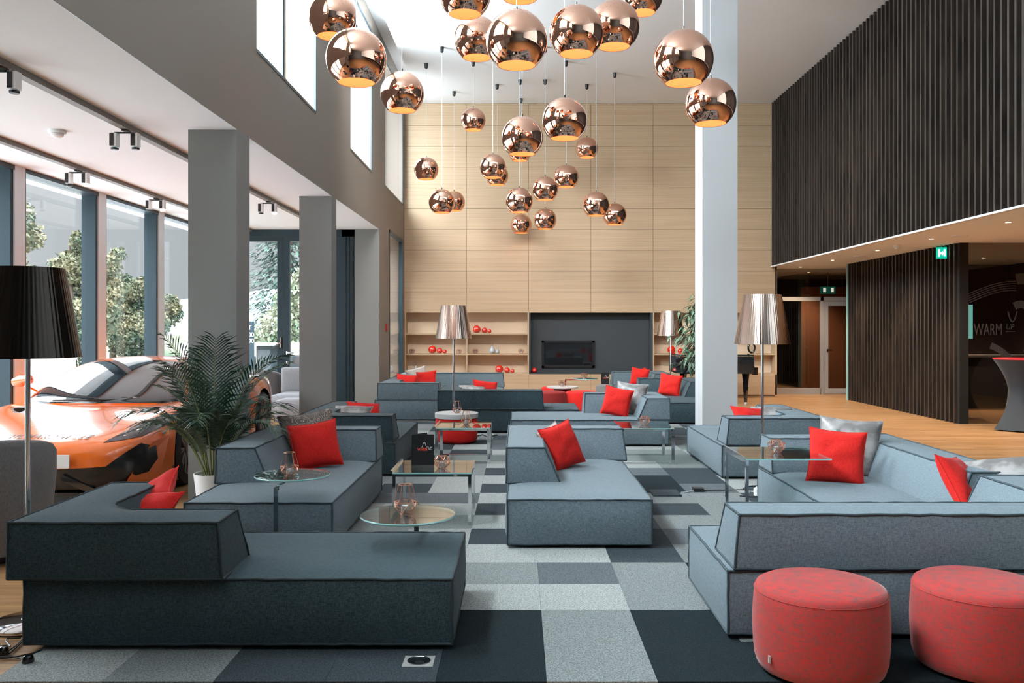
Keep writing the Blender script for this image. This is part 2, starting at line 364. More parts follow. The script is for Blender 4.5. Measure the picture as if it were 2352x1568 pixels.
# right upper slatted wall
def slats(name, x, y0, y1, z0, z1, step, lab, bx):
    s = MB().box(x+.07, x+bx, y0, y1, z0, z1, 1); y = y0
    while y < y1: s.box(x, x+.07, y, y+.04, z0, z1); y += step
    return structure(s.build(name, [slat_m, slat_b]), lab)
slats('wall_right', XR-.05, 5.6, YB, 2.825, ZC-.002, .142, 'dark vertical slats on the upper right wall', .30)
structure(B('wall_right_front', white, XR, XR+.25, -5.2, 5.6, 2.825, ZC))
structure(B('trim_1', lining, XR-.06, XR+.02, 5.6, YB, 2.80, 2.825), 'white edge under the upper slats')
slats('wall_passage', 6.82, 13.74, 18.2, 0, 2.82, .142, 'dark vertical slats along the passage', .14)
structure(B('trim_2', glass_edge, 6.80, 6.97, 18.2, 18.23, 0, 2.82)); structure(B('trim_3', slat_b, 6.86, 7.0, 13.66, 13.739, 0, 2.82))
# glass front of the dark room at the far right
w = structure(B('window_20', pane_dark, 7.0, 10.4, 13.68, 13.70, 0, 2.82), 'smoked glass wall with a grey print')
structure(B('wall_right_outer', darkwood, 10.3, 10.5, -5.2, 26.5, 0, 2.82)); structure(B('wall_dark_room', darkwood, 6.97, 10.3, 18.4, 18.5, 0, 2.82))
structure(B('wall_corridor', darkwood, 5.6, 10.3, 24.0, 24.1, 0, 2.82)); structure(B('wall_corridor_left', slat_m, 5.5, 5.58, 20.2, 24.0, 0, 2.82))
structure(B('wall_corridor_panel', mat('rust_panel', (.24, .095, .045), .6), 6.95, 8.6, 21.6, 21.7, 0, 2.5))
# glazed screen and door at the end of the passage
YD = 19.75
scr = MB()
for a, b in ((5.56, 5.62), (6.79, 6.86)): scr.box(a, b, YD, YD+.07, 0, 2.19)
scr.box(5.56, 8.3, YD, YD+.07, 2.10, 2.19).box(5.6, 6.8, YD, YD+.07, 0, .14).box(5.56, 8.3, YD, YD+.07, 2.76, 2.82)
w = structure(scr.build('window_21', alu), 'glazed screen at the end of the passage')
B('pane', pane_dark, 5.6, 6.8, YD+.03, YD+.04, .1, 2.12, parent=w); B('pane', pane_dark, 5.58, 8.3, YD+.03, YD+.04, 2.18, 2.78, parent=w)
dr = structure(thing('door_3', (7.3, YD, 0), 'grey framed glass door beside the dark slats', 'door'))
MB().box(6.87, 6.96, YD-.01, YD+.06, .01, 2.09).box(7.7, 7.79, YD-.01, YD+.06, .01, 2.09).box(6.96, 7.7, YD-.01, YD+.06, 1.99, 2.09).box(6.96, 7.7, YD-.01, YD+.06, .01, .13).build('door_frame', alu, dr)
B('pane', pane_dark, 6.95, 7.71, YD+.02, YD+.03, .12, 2.0, parent=dr)
MB().lathe([(.022, -.03), (.022, .03)], (6.93, YD-.03, .99), 10).bar((6.93, YD-.05, .99), (7.03, YD-.05, .99), .022).build('handle', chrome, dr)
# behind the photographer
fw = MB().box(-5.9, 10.5, -5.4, -5.2, 0, 6.95)
structure(fw.build('wall_front', mat('blue_grey_plaster', (.17, .21, .24), .8)), 'wall behind the photographer')

# ------------------------------------------------------------------ carpet tiles
TS = .469; TX0, TY0 = -2.228, 3.70
tones = [(.011, .017, .020), (.036, .045, .051), (.085, .096, .104), (.155, .17, .168), (.25, .262, .255)]
tmat = []
for i, c in enumerate(tones):
    m = mat('carpet_tone_%d' % i, c, .95, spec=.1); a = tuple(v*.62 for v in c); b_ = tuple(v*1.5 for v in c)
    speckle(m, 150, a, b_, .4, (1, 1, 1), 2, .004, (.34, .66)); tmat.append(m)
OV = {(4,0):0,(4,1):0,(4,2):4,(4,3):3,(4,4):4,(4,5):1,(4,6):4,(4,7):1,(4,8):4,(4,9):1,(4,10):4,(4,11):1,(4,12):4,(4,13):3,(4,14):4,(4,15):2,
      (5,0):3,(5,1):3,(5,2):4,(5,3):2,(5,4):4,(3,0):1,(3,4):4,(3,5):4,(3,6):3,(3,7):4,(3,8):2,(3,9):4,(3,10):4,(3,11):3,(3,12):3,(3,13):4,(3,14):1,(3,15):4,
      (0,0):4,(1,0):3,(2,0):1,(2,5):3,(2,6):3,(2,7):4,(2,8):2,(2,9):1,(2,10):3,(6,0):0,(6,1):0,(6,2):3,(6,3):3,(6,4):1,(6,5):1,(6,6):2,(6,7):1,(6,8):4,(7,9):0,(7,10):0,
      (7,0):0,(7,1):3,(7,6):3,(7,7):1,(7,8):3,(8,0):0,(8,9):2,(7,11):2,(7,12):4,(7,13):3,(8,12):3,(6,9):4,(6,10):4,(6,11):4,(6,12):1,(6,13):3,(9,0):0,(8,1):0,(9,1):0}
cm = MB()
rr = random.Random(11)
for i in range(12):
    for j in range(26):
        t = OV.get((i, j), rr.choice([1, 2, 3, 3, 4, 4, 4] if j > 4 else [0, 1, 3, 4]))
        x = TX0+i*TS; y = TY0+j*TS; cm.box(x+.0006, x+TS-.0006, y+.0006, y+TS-.0006, 0.0, .008, t)
structure(cm.build('floor_carpet', tmat), 'grey patchwork of square carpet tiles')

# ------------------------------------------------------------------ sofas
def soft_block(bot, top, z0, z1, puff=.018, step=.075, wr=.003, seed=0, skip=()):
    n = len(bot); bm = bmesh.new()
    vb = [bm.verts.new((x, y, z0)) for x, y in bot]; vt = [bm.verts.new((x, y, z1)) for x, y in top]
    bm.faces.new(vb[::-1]); bm.faces.new(vt)
    for i in range(n): bm.faces.new((vb[i], vb[(i+1)%n], vt[(i+1)%n], vt[i]))
    bmesh.ops.recalc_face_normals(bm, faces=bm.faces)
    segs = []
    for i in range(n):
        segs.append((vb[i].co.copy(), vb[(i+1)%n].co.copy())); segs.append((vt[i].co.copy(), vt[(i+1)%n].co.copy()))
        if i not in skip: segs.append((vb[i].co.copy(), vt[i].co.copy()))
    xs = [x for x, y in bot+top]; ys_ = [y for x, y in bot+top]
    for ax, lo, hi in ((0, min(xs), max(xs)), (1, min(ys_), max(ys_)), (2, z0, z1)):
        k = max(2, int((hi-lo)/step))
        for q in range(1, k):
            c = lo+(hi-lo)*q/k+.00013; nrm = [0, 0, 0]; nrm[ax] = 1; pt = [0, 0, 0]; pt[ax] = c
            bmesh.ops.bisect_plane(bm, geom=bm.verts[:]+bm.edges[:]+bm.faces[:], dist=1e-6, plane_co=pt, plane_no=nrm)
    bm.normal_update(); mv = []
    for v in bm.verts:
        ns = [f.normal for f in v.link_faces]
        if not ns or min(ns[0].dot(q) for q in ns) < .8: continue
        d = 9
        for a, b in segs:
            ab = b-a; t = max(0, min(1, (v.co-a).dot(ab)/ab.length_squared)); d = min(d, (a+ab*t-v.co).length)
        nn = sum(ns, Vector()).normalized()
        w = noise.noise(v.co*2.6+Vector((seed*3.1, 0, 0)))*wr*min(1, d/.1)
        mv.append((v, nn*(puff*(1-math.exp(-d/.075))+w)))
    for v, o in mv: v.co += o
    return bm, segs
def bm_obj(bm, name, m, parent, smooth=True, angle=35):
    me = bpy.data.meshes.new(name); bm.to_mesh(me); bm.free()
    if parent is not None: me.transform(Matrix.Translation(-origin(parent)))
    me.materials.append(m)
    if smooth: smooth_me(me, angle)
    return link(name, me, parent)
def piping(segs, m, parent, r=.0068, seed=0, name='piping'):
    mb = MB(); rnd = random.Random(seed)
    for a, b in segs:
        k = max(2, int((b-a).length/.06)); pts = []
        for i in range(k+1):
            p = a.lerp(b, i/k)
            if 0 < i < k: p = p+Vector((rnd.uniform(-1, 1), rnd.uniform(-1, 1), rnd.uniform(-1, 1)))*.0022
            pts.append(p)
        mb.tube(pts, r, 5)
    return mb.build(name, m, parent, smooth=True, angle=80)
ZSEAT, ZBK = .335, .605
FB = {'dark': (fab_dark, pipe_dark), 'mid': (fab_mid, pipe_mid), 'light': (fab_light, pipe_mid)}
def lpoly(cx, cy, dx, dy, lx, ly, w, r, end):
    pts = [(0, 0), (lx-end, 0), (lx-end, w)]
    sk = []
    if ly > w+.01:
        for k in range(7):
            a = PI/2*k/6; sk.append(len(pts)); pts.append((w+r-r*math.sin(a), w+r-r*math.cos(a)))
        pts += [(w, ly-end), (0, ly-end)]
    else: pts += [(0, w)]
    return [(cx+dx*x, cy+dy*y) for x, y in pts], sk
def sofa(label, kind, seat, back, seed, group='modular sofas'):
    fm, pmat = FB[kind]; x0, x1, y0, y1 = seat
    t = thing('sofa', ((x0+x1)/2, (y0+y1)/2, 0), label, 'sofa', group)
    bot = [(x0, y0), (x1, y0), (x1, y1), (x0, y1)]
    bm, sg = soft_block(bot, bot, .035, ZSEAT, .020, seed=seed)
    seat_o = bm_obj(bm, 'seat', fm, t); piping(sg, pmat, seat_o, seed=seed)
    B('plinth', blackm, x0+.09, x1-.09, y0+.09, y1-.09, .008, .04, parent=t)
    cx, cyy, dx, dy, lx, ly = back
    pb, sk = lpoly(cx, cyy, dx, dy, lx, ly, .40, .16, 0); pt, _ = lpoly(cx+dx*.002, cyy+dy*.002, dx, dy, lx-.004, ly-.004, .285, .20, .022)
    bm, sg = soft_block(pb, pt, ZSEAT+.012, ZBK, .014, seed=seed+50, skip=sk)
    bo = bm_obj(bm, 'backrest', fm, t); piping(sg, pmat, bo, seed=seed+9)
    return t
sofa('dark charcoal modular sofa nearest the camera, lower left', 'dark', (-2.29, -.31, 4.06, 4.98), (-2.345, 4.02, 1, 1, .985, 1.06), 1)
sofa('slate sofa behind the round glass table, beside the potted palm', 'light', (-2.22, -1.24, 5.82, 7.92), (-2.25, 7.96, 1, -1, 1.02, 1.47), 2)
sofa('grey sofa with one red cushion in the centre aisle', 'light', (-.08, .90, 5.93, 8.0), (-.095, 8.03, 1, -1, 1.03, 1.52), 3)
sofa('charcoal sofa between the second column and the menu table', 'dark', (-2.24, -1.25, 8.82, 10.78), (-2.25, 8.86, 1, 1, .98, 1.75), 4)
sofa('slate sofa left of the standing lamp, near the last column', 'mid', (-2.31, -1.27, 14.05, 16.05), (-2.27, 14.08, 1, 1, 1.0, 1.9), 5)
sofa('slate sofa farthest back on the left, against the bookcase', 'mid', (-2.30, -.30, 16.12, 17.4), (-2.29, 17.42, 1, -1, 2.0, 1.2), 6)
sofa('long charcoal sofa behind the standing lamp, with open seat end on its right', 'dark', (-1.14, .85, 12.42, 13.5), (-1.15, 12.4, 1, 1, 1.5, 1.05), 7)
sofa('pale blue-grey sofa behind the centre aisle sofa, red and silver cushions', 'light', (-.10, 1.88, 11.02, 12.12), (1.9, 12.14, -1, -1, 1.03, 1.12), 8)
sofa('charcoal sofa against the white column, one red cushion', 'dark', (2.08, 3.1, 13.58, 15.6), (3.12, 15.62, -1, -1, 1.04, 1.2), 9)
sofa('slate sofa farthest back, right of the fireplace', 'mid', (1.87, 2.90, 16.25, 17.95), (2.92, 17.97, -1, -1, 1.05, 1.1), 10)
sofa('pale blue-grey sofa at the foot of the white column, lamp in front', 'light', (2.0, 3.02, 8.64, 10.42), (3.04, 8.62, -1, 1, 1.0, 1.55), 11)
sofa('pale blue-grey corner sofa behind the chrome table on the right', 'light', (2.0, 3.06, 5.36, 7.34), (3.08, 7.36, -1, -1, 1.07, 1.97), 12)
sofa('long pale blue-grey sofa nearest the camera, behind the front poufs', 'light', (1.0, 3.05, 4.20, 5.15), (3.08, 4.19, -1, 1, 2.05, 1.14), 13)

# ------------------------------------------------------------------ cushions
def cushion_mesh(name, S, T, m, seed, n=18):
    mb = MB(); rows = []
    for side in (1, -1):
        g = []
        for i in range(n+1):
            for j in range(n+1):
                u = -1+2*i/n; v = -1+2*j/n
                x = u*(1-.085*(1-v*v)*abs(u)**1.5); z = v*(1-.085*(1-u*u)*abs(v)**1.5)
                th = T*((1-u**2)*(1-v**2))**.42*(1+.0)
                wv = noise.noise(Vector((u*2.3+seed, v*2.3, side*2)))*.11+noise.noise(Vector((u*6+seed, v*6, side*4)))*.04
                g.append((x*S/2, -side*(th*(1+wv*1.6)+.003), z*S/2))
        b = len(mb.v); fs = []
        for i in range(n):
            for j in range(n):
                q = (i*(n+1)+j, (i+1)*(n+1)+j, (i+1)*(n+1)+j+1, i*(n+1)+j+1); fs.append(q if side == 1 else q[::-1])
        mb.add(g, fs)
    ring = [(i, 0) for i in range(n)]+[(n, j) for j in range(n)]+[(i, n) for i in range(n, 0, -1)]+[(0, j) for j in range(n, 0, -1)]
    idx = [i*(n+1)+j for i, j in ring]; o = (n+1)**2
    mb.f += [(idx[k], idx[k]+o, idx[(k+1)%len(idx)]+o, idx[(k+1)%len(idx)]) for k in range(len(idx))]; mb.m += [0]*len(idx)
    mb.tube([((mb.v[k][0])*1.01, 0, mb.v[k][2]*1.01) for k in idx], .0045, 5, close=True)
    return mb.mesh(name, m, smooth=True, angle=60)
CM = {'red': [cushion_mesh('red_cushion', .375, .068, red_f, s) for s in (1, 5)], 'silver': [cushion_mesh('silver_cushion', .44, .08, silver_f, s) for s in (2, 8)],
      'pais': [cushion_mesh('patterned_cushion', .46, .08, paisley, 3)], 'beige': [cushion_mesh('beige_cushion', .40, .07, beige_f, 4)]}
cc = [0]
SZ = {'red': .375, 'silver': .44, 'pais': .46, 'beige': .40}
def cushion(kind, px, py, d, label, yaw=0, lean=18, roll=0, s=1.0):
    ms = CM[kind]; me = ms[cc[0] % len(ms)]; cc[0] += 1
    o = link(me.name, me); o.location = P(px, py, d)
    o.rotation_euler = (Matrix.Rotation(math.radians(yaw), 3, 'Z') @ Matrix.Rotation(math.radians(-lean), 3, 'X') @ Matrix.Rotation(math.radians(roll), 3, 'Y')).to_euler()
    o.scale = (s, s, s)
    rm_ = o.rotation_euler.to_matrix(); o.location.z = ZSEAT+.022+s*(.5*SZ[kind]*(abs(rm_[2][0])+abs(rm_[2][2]))*.82+.02*abs(rm_[2][1]))
    return tag(o, label, 'cushion', 'loose cushions')
cushion('red', 316, 1172, 4.72, 'red cushion slumped in the corner of the nearest charcoal sofa, front one of the pair', -25, 58, -14)
cushion('red', 342, 1158, 5.0, 'red cushion standing tilted behind another in the nearest charcoal sofa', -62, 45, 20)
cushion('pais', 712, 1023, 7.42, 'brown paisley cushion behind the red one beside the palm', 22, 20, -8)
cushion('red', 724, 1036, 7.22, 'dark red cushion leaning on the paisley cushion', 16, 24, -8, 1.05)
cushion('silver', 800, 950, 9.55, 'silver cushion in the charcoal sofa behind the palm sofa', -12, 50, 0)
cushion('red', 838, 950, 9.95, 'red cushion peeking out behind a silver one, left of the tray pouf', 30, 42, 8)
cushion('red', 932, 880, 15.0, 'red cushion at the far left, in the sofa left of the lamp', -10, 20, 4)
cushion('beige', 960, 868, 16.6, 'beige cushion propped beside two red ones, under the bookcase', 15, 20, -14)
cushion('red', 979, 871, 16.2, 'dark red cushion right of the beige one, under the bookcase', -8, 25, -6)
cushion('silver', 1082, 905, 13.0, 'silver cushion on top of the long charcoal sofa behind the lamp', -10, 50, 0)
cushion('red', 1114, 903, 13.1, 'red cushion tip behind the silver one on the long charcoal sofa', 20, 20, 8)
cushion('silver', 1448, 922, 11.62, 'silver cushion behind the red one, centre pale sofa', -28, 14, 5)
cushion('red', 1417, 924, 11.4, 'bright red cushion on the pale sofa in the centre background', -20, 14, 10)
cushion('beige', 1272, 1036, 7.28, 'beige cushion edge behind the red one on the aisle sofa', 55, 20, -12, .85)
cushion('red', 1291, 1029, 7.20, 'dark red cushion in the corner of the centre aisle sofa', 42, 22, -10)
cushion('red', 1725, 963, 9.35, 'red cushion half hidden by the lamp pole, near the white column', 20, 42, 8)
cushion('silver', 1766, 960, 9.4, 'silver cushion right of the lamp pole, near the white column', -25, 50, 0)
cushion('silver', 1950, 1046, 6.88, 'large silver cushion behind the red one on the right corner sofa', -26, 12, 3, 1.05)
cushion('red', 1921, 1056, 6.55, 'bright red cushion on the corner sofa behind the chrome table', -18, 14, 4, 1.08)
cushion('red', 2206, 1126, 5.5, 'red cushion seen edge on at the far right', 50, 30, 10)
cushion('silver', 2290, 1128, 5.45, 'silver cushion slumped at the far right edge', -50, 48, -16)
cushion('red', 1469, 868, 17.3, 'red cushion farthest back, right of the fireplace', -15, 12, 8, .95)
cushion('red', 1539, 888, 14.75, 'red cushion on the charcoal sofa left of the white column', -22, 12, 7)

# ------------------------------------------------------------------ poufs
def pouf(x, y, r, h, m, label, tray=False, group='round red poufs'):
    t = thing('pouf', (x, y, 0), label, 'pouf', group)
    prof = [(.0, .018), (r-.05, .018), (r-.018, .03), (r-.004, .07)]+[(r-.004+.008*math.sin(PI*k/8), .07+(h-.10)*k/8) for k in range(1, 8)]+[(r-.004, h-.03), (r-.012, h-.010), (r-.035, h+.002), (r*.6, h+.010), (0, h+.013)]
    MB().lathe(prof, (x, y, 0), 56, caps=False).build('cover', m, t, smooth=True, angle=60)
    MB().tube([(x+(r-.0035)*math.cos(a*PI/28), y+(r-.0035)*math.sin(a*PI/28), h-.028) for a in range(56)], .0018, 4, close=True).build('seam', m, t)
    MB().lathe([(0, .008), (r-.08, .008), (r-.08, .03)], (x, y, 0), 24).build('foot', blackm, t)
    if tray: MB().lathe([(r+.004, h-.015), (r+.010, h-.012), (r+.010, h+.045), (r+.002, h+.05), (0, h+.05)], (x, y, 0), 56, caps=False).build('tray', tray_m, t, smooth=True)
    return t
t = pouf(1.315, 3.83, .283, .385, otto_f, 'coral red melange pouf nearest the camera, with the small tag')
MB().box(1.315-.262, 1.315-.255, 3.83-.12, 3.83-.135, .085, .115).build('tag', alu, t)
pouf(2.03, 3.86, .283, .385, otto_f, 'coral red melange pouf cut by the right edge of the photo')
pouf(-.812, 11.42, .272, .345, red_f, 'red pouf with a grey tray in front of the standing lamp', True)
pouf(1.10, 15.4, .285, .38, red_f, 'bright red pouf right of the dark red one in the background')
pouf(.54, 15.35, .285, .38, otto_d, 'dark red pouf in front of the low grey table in the background')
pouf(.70, 16.56, .285, .38, red_f, 'red pouf behind the low grey table in the background')
lt = thing('low_table', (.79, 15.95, 0), 'low round grey table between the background poufs', 'table')
MB().lathe([(.0, .40), (.27, .40), (.285, .405), (.285, .43), (0, .43)], (.79, 15.95, 0), 40).build('tabletop', tray_m, lt); MB().lathe([(.16, .008), (.16, .40)], (.79, 15.95, 0), 24).build('base', otto_d, lt)
pouf(.70+.95, 16.9, .17, .40, velvet_d, 'small dark grey stool near the fireplace', group='stools')

# ------------------------------------------------------------------ glass tables
def round_table(cx, cyy, px_, py_, label, z=.505):
    t = thing('side_table', (px_, py_, 0), label, 'table', 'round glass side tables')
    g = MB().lathe([(0, z-.006), (.249, z-.006)], (cx, cyy, 0), 64, caps=False).lathe([(.249, z+.006), (0, z+.006)], (cx, cyy, 0), 64, caps=False).lathe([(.249, z-.006), (.2515, z), (.249, z+.006)], (cx, cyy, 0), 64, 1, caps=False)
    g.build('tabletop', [table_glass, glass_edge], t)
    MB().bar((px_, py_, .0), (px_, py_, z-.012), .026).build('post', chrome, t)
    d = Vector((cx-px_, cyy-py_, 0)); e_ = Vector((px_, py_, z-.022))+d*1.15
    MB().bar((px_, py_, z-.022), e_, .026, .02).build('arm', chrome, t)
    s = d.normalized().cross(Vector((0, 0, 1))); MB().bar(Vector((px_, py_, .014))-s*.17, Vector((px_, py_, .014))+s*.17, .05, .012).build('foot', chrome, t)
round_table(-1.53, 5.93, -1.53, 5.53, 'round glass table on a chrome post over the palm sofa seat')
round_table(-.59, 4.66, -.59, 5.06, 'round glass table just behind the nearest charcoal sofa')
round_table(1.31, 17.35, .92, 17.35, 'round glass table by the fireplace in the background', .49)
def rect_table(x0, x1, y0, y1, z, label, lw=.03, runners=True, canti=False):
    t = thing('coffee_table', ((x0+x1)/2, (y0+y1)/2, 0), label, 'table', 'rectangular glass tables')
    g = MB().add([(x0,y0,z+.005),(x1,y0,z+.005),(x1,y1,z+.005),(x0,y1,z+.005),(x0,y0,z-.005),(x1,y0,z-.005),(x1,y1,z-.005),(x0,y1,z-.005)],
                 [(0,1,2,3),(7,6,5,4)]).add([(x0,y0,z+.005),(x1,y0,z+.005),(x1,y1,z+.005),(x0,y1,z+.005),(x0,y0,z-.005),(x1,y0,z-.005),(x1,y1,z-.005),(x0,y1,z-.005)], [(0,4,5,1),(1,5,6,2),(2,6,7,3),(3,7,4,0)], 1)
    g.build('tabletop', [table_glass, glass_edge], t)
    a = .012; zz = z-.006
    xs_ = (x0+a,) if canti else (x0+a, x1-a)
    for xx in xs_:
        for yy in (y0+a, y1-a): MB().box(xx-lw/2, xx+lw/2, yy-.010, yy+.010, .008, zz).build('leg', chrome, t)
    MB().box(x0, x0+.022, y0, y1, zz-.022, zz+.0).build('rail', chrome, t)
    MB().bar((x0-.008, y0, z+.012), (x0-.008, y1, z+.012), .016).build('clamp_bar', chrome, t)
    if not canti:
        MB().box(x1-.022, x1, y0, y1, zz-.022, zz).build('rail', chrome, t)
        for yy in (y0+a, y1-a): MB().box(x0+a, x1-a, yy-.01, yy+.01, zz-.02, zz).build('rail', chrome, t)
    if runners:
        for yy in (y0+a, y1-a): MB().box(x0, x1, yy-.012, yy+.012, .008, .022).build('runner', chrome, t)
    else: MB().box(x0+.0, x0+.024, y0, y1, .008, .022).build('runner', chrome, t)
    return t
rect_table(-.955, -.36, 6.62, 7.24, .40, 'chrome and glass table carrying the black menu card', .024, False)
rect_table(-.917, -.32, 9.63, 10.26, .393, 'chrome and glass table in front of the tray pouf', .034)
rect_table(1.12, 1.70, 9.6, 10.27, .393, 'chrome and glass table behind the centre aisle sofa', .034)
rect_table(1.615, 2.23, 6.25, 6.88, .56, 'taller chrome table whose glass reaches over the right corner sofa', .022, False, True)

# ------------------------------------------------------------------ candle lanterns
def hexr(r, z, off=0, n=6): return [Vector((r*math.cos(2*PI*(k+off)/n), r*math.sin(2*PI*(k+off)/n), z)) for k in range(n)]
def lantern(kind, loc, label, rz=0, s=1):
    t = thing('candle_lantern', loc, label, 'candle holder', 'copper wire candle lanterns', rz); t.scale = (s, s, s)
    w = MB(); R = .0018
    if kind == 'tall': rings = [hexr(.036, .155), hexr(.057, .066), hexr(.059, .038, .5), hexr(.028, .003)]
    else: rings = [hexr(.036, .095), hexr(.064, .070, .5), hexr(.064, .038), hexr(.03, .003, .5)]
    for r_ in (rings if kind == 'low' else [rings[0], rings[1], rings[3]]):
        for k in range(6): w.bar(r_[k], r_[(k+1)%6], R*2)
    def zig(a, b, two=True):
        for k in range(6):
            w.bar(a[k], b[k], R*2)
            if two: w.bar(a[k], b[k-1], R*2)
    if kind == 'tall': zig(rings[0], rings[1], False); zig(rings[1], rings[2]); zig(rings[2], rings[3], True)
    else:
        for a, b in zip(rings, rings[1:]): zig(a, b)
    w.build('wire_cage', copper_wire, t, local=True)
    MB().lathe([(.0, .004), (.026, .004), (.027, .082), (.025, .082), (.0235, .010)], (0, 0, 0), 20, caps=False).build('glass_cup', clear_glass, t, smooth=True, local=True)
    MB().lathe([(0, .006), (.021, .006), (.021, .045), (0, .047)], (0, 0, 0), 16).build('candle', wax, t, local=True)
    return t
lantern('tall', P(665, 1100, 5.86)*1, 'tall copper wire lantern on the round table over the palm sofa', .2).location.z = .511
lantern('tall', P(931, 1175, 4.66), 'tall copper wire lantern on the nearest round glass table', .1).location.z = .511
lantern('low', (-.60, 6.84, .405), 'low faceted copper lantern beside the menu card', .3)
lantern('tall', (-.60, 9.98, .398), 'tall copper lantern on the glass table before the tray pouf', .4)
lantern('tall', (-.80, 11.32, .395), 'copper lantern standing on the grey tray', .1)
lantern('low', (1.43, 9.98, .398), 'low copper lantern on the glass table behind the aisle sofa', .15)
lantern('low', (1.925, 6.56, .565), 'low copper lantern on the tall chrome table at right', .3)
lantern('low', (1.29, 17.35, .496), 'copper lantern on the round table by the fireplace', .2, 1.1)
lantern('low', (.78, 15.95, .43), 'copper lantern on the low grey table in the background', .5, 1.1)
for px, lb in ((946, 'copper lantern at the left end of the middle shelf'), (1054, 'copper lantern right of the lamp pole on the middle shelf'), (1092, 'copper lantern left of the grey pears on the shelf'), (1197, 'copper lantern at the right end of the middle shelf')):
    lantern('low', ((px-VX)*19.05/F, 19.05, ZS[2]), lb, px, 1.0)
# menu cards
def menu(x, y, z, w, h, label, rz, txt=True):
    t = thing('menu_card', (x, y, z), label, 'menu', None, rz)
    MB().box(-w/2, w/2, -.002, .002, 0, h).bar((-w/2+.001, -.003, 0), (-w/2+.001, -.003, h), .003, mi=1).build('front_cover', [blackm, chrome], t, local=True)
    MB().add([(-w/2, .003, 0), (-w/2, .003, h), (w/2-.06, .08, h*1.02), (w/2-.06, .08, 0)], [(0, 1, 2, 3), (3, 2, 1, 0)]).build('back_cover', blackm, t, local=True)
    cv = MB().tube([(-.028+.056*(k/20)+w*.08, -.004, h*.665+.02*math.sin(-2.2+k/20*8.2)*(1+.0*k)) for k in range(21)], [.0006+.0016*math.sin(PI*k/20) for k in range(21)], 5)
    cv.build('curve_logo', mat('print_white', (.7, .75, .75), .6), t, local=True)
    for q in (.22, .66): MB().lathe([(0, 0), (.003, 0), (.003, .002)], (0, 0, 0), 10).build('rivet', chrome, t, local=True).location = (-w/2+.012, -.003, h*q+.02)
    if txt:
        text('WARM', .036, (-w*.24, -.0035, h*.47), mat('print_red', (.72, .07, .04), .6), t, 'lettering', sx=.72)
        text('UP', .024, (w*.24, -.0035, h*.53), mat('print_white', (.7, .75, .75), .6), t, 'lettering', sx=.85, shear=.25)
        MB().box(w*.245, w*.41, -.0036, -.003, h*.505, h*.515).build('underline', MATS['print_white'], t, local=True)
    return t
def text(body, size, loc, m, parent, name, rot=(PI/2, 0, 0), sx=1., shear=0., align='LEFT', extr=.0003):
    c = bpy.data.curves.new(name, 'FONT'); c.body = body; c.size = size; c.extrude = extr; c.shear = shear; c.align_x = align
    c.offset = size*.012; c.materials.append(m)
    o = bpy.data.objects.new('tmp', c); COL.objects.link(o); dg = bpy.context.evaluated_depsgraph_get(); dg.update()
    me = bpy.data.meshes.new_from_object(o.evaluated_get(dg), depsgraph=dg); bpy.data.objects.remove(o)
    me.transform(Matrix.Rotation(PI/2, 4, 'X') @ Matrix.Diagonal((sx, 1, 1, 1))); me.materials.clear(); me.materials.append(m)
    o = link(name, me, parent); o.location = loc; return o
menu(-.765, 6.98, .405, .18, .245, 'black menu card standing on the glass table', math.radians(2))
menu(1.66, 16.9, .413, .16, .22, 'small menu card on the dark stool near the fireplace', 0)

# ------------------------------------------------------------------ floor lamps
def shade_mat(name, col, rough):
    m = mat(name, col, rough, 1.0); b = m.node_tree.nodes['Principled BSDF']
    tc = N(m, 'ShaderNodeTexCoord'); g = N(m, 'ShaderNodeTexGradient', gradient_type='RADIAL'); L(m, tc.outputs['Object'], g.inputs['Vector'])
    mu = N(m, 'ShaderNodeMath', operation='MULTIPLY'); mu.inputs[1].default_value = 2*PI*64; sn = N(m, 'ShaderNodeMath', operation='SINE')
    L(m, g.outputs['Fac'], mu.inputs[0]); L(m, mu.outputs[0], sn.inputs[0])
    nz = N(m, 'ShaderNodeTexNoise'); nz.noise_dimensions = '1D'; nz.inputs['Scale'].default_value = 70; L(m, g.outputs['Fac'], nz.inputs['W'])
    ad = N(m, 'ShaderNodeMath', operation='MULTIPLY_ADD'); ad.inputs[1].default_value = .4; L(m, sn.outputs[0], ad.inputs[0]); L(m, nz.outputs['Fac'], ad.inputs[2])
    bp = N(m, 'ShaderNodeBump'); bp.inputs['Strength'].default_value = .5; bp.inputs['Distance'].default_value = .0018; L(m, ad.outputs[0], bp.inputs['Height']); L(m, bp.outputs[0], b.inputs['Normal'])
    return m
sh_b = shade_mat('bronze_foil_shade', (.62, .47, .39), .16); sh_k = shade_mat('black_foil_shade', (.035, .028, .024), .2)
def floor_lamp(x, y, label, m, base=.175):
    t = thing('floor_lamp', (x, y, 0), label, 'floor lamp', 'standing lamps')
    MB().lathe([(0, .008), (base, .008), (base, .02), (base-.02, .032), (.03, .038), (.014, .06), (0, .06)], (x, y, 0), 40).build('base', chrome, t, smooth=True)
    MB().lathe([(.0125, .05), (.0125, 1.62)], (x, y, 0), 20).build('pole', chrome, t, smooth=True)
    s = MB().lathe([(.25, 0), (.17, .45)], (x, y, 1.35), 96, caps=False).lathe([(.1685, .45), (.2485, 0)], (x, y, 1.35), 96, 1, caps=False)
    so = s.mesh('lamp_shade', [m, mat('shade_lining', (.30, .25, .2), .5, .4)], True, Vector((x, y, 1.35))); o = link('lamp_shade', so, t); o.location = (0, 0, 1.35)
    MB().bar((x-.17, y, 1.77), (x+.17, y, 1.77), .006).bar((x, y-.17, 1.77), (x, y+.17, 1.77), .006).build('spider', chrome, t)
    MB().lathe([(0, 1.60), (.03, 1.62), (.035, 1.66), (.02, 1.70), (0, 1.71)], (x, y, 0), 16).build('bulb', pot_m, t, smooth=True)
    return t
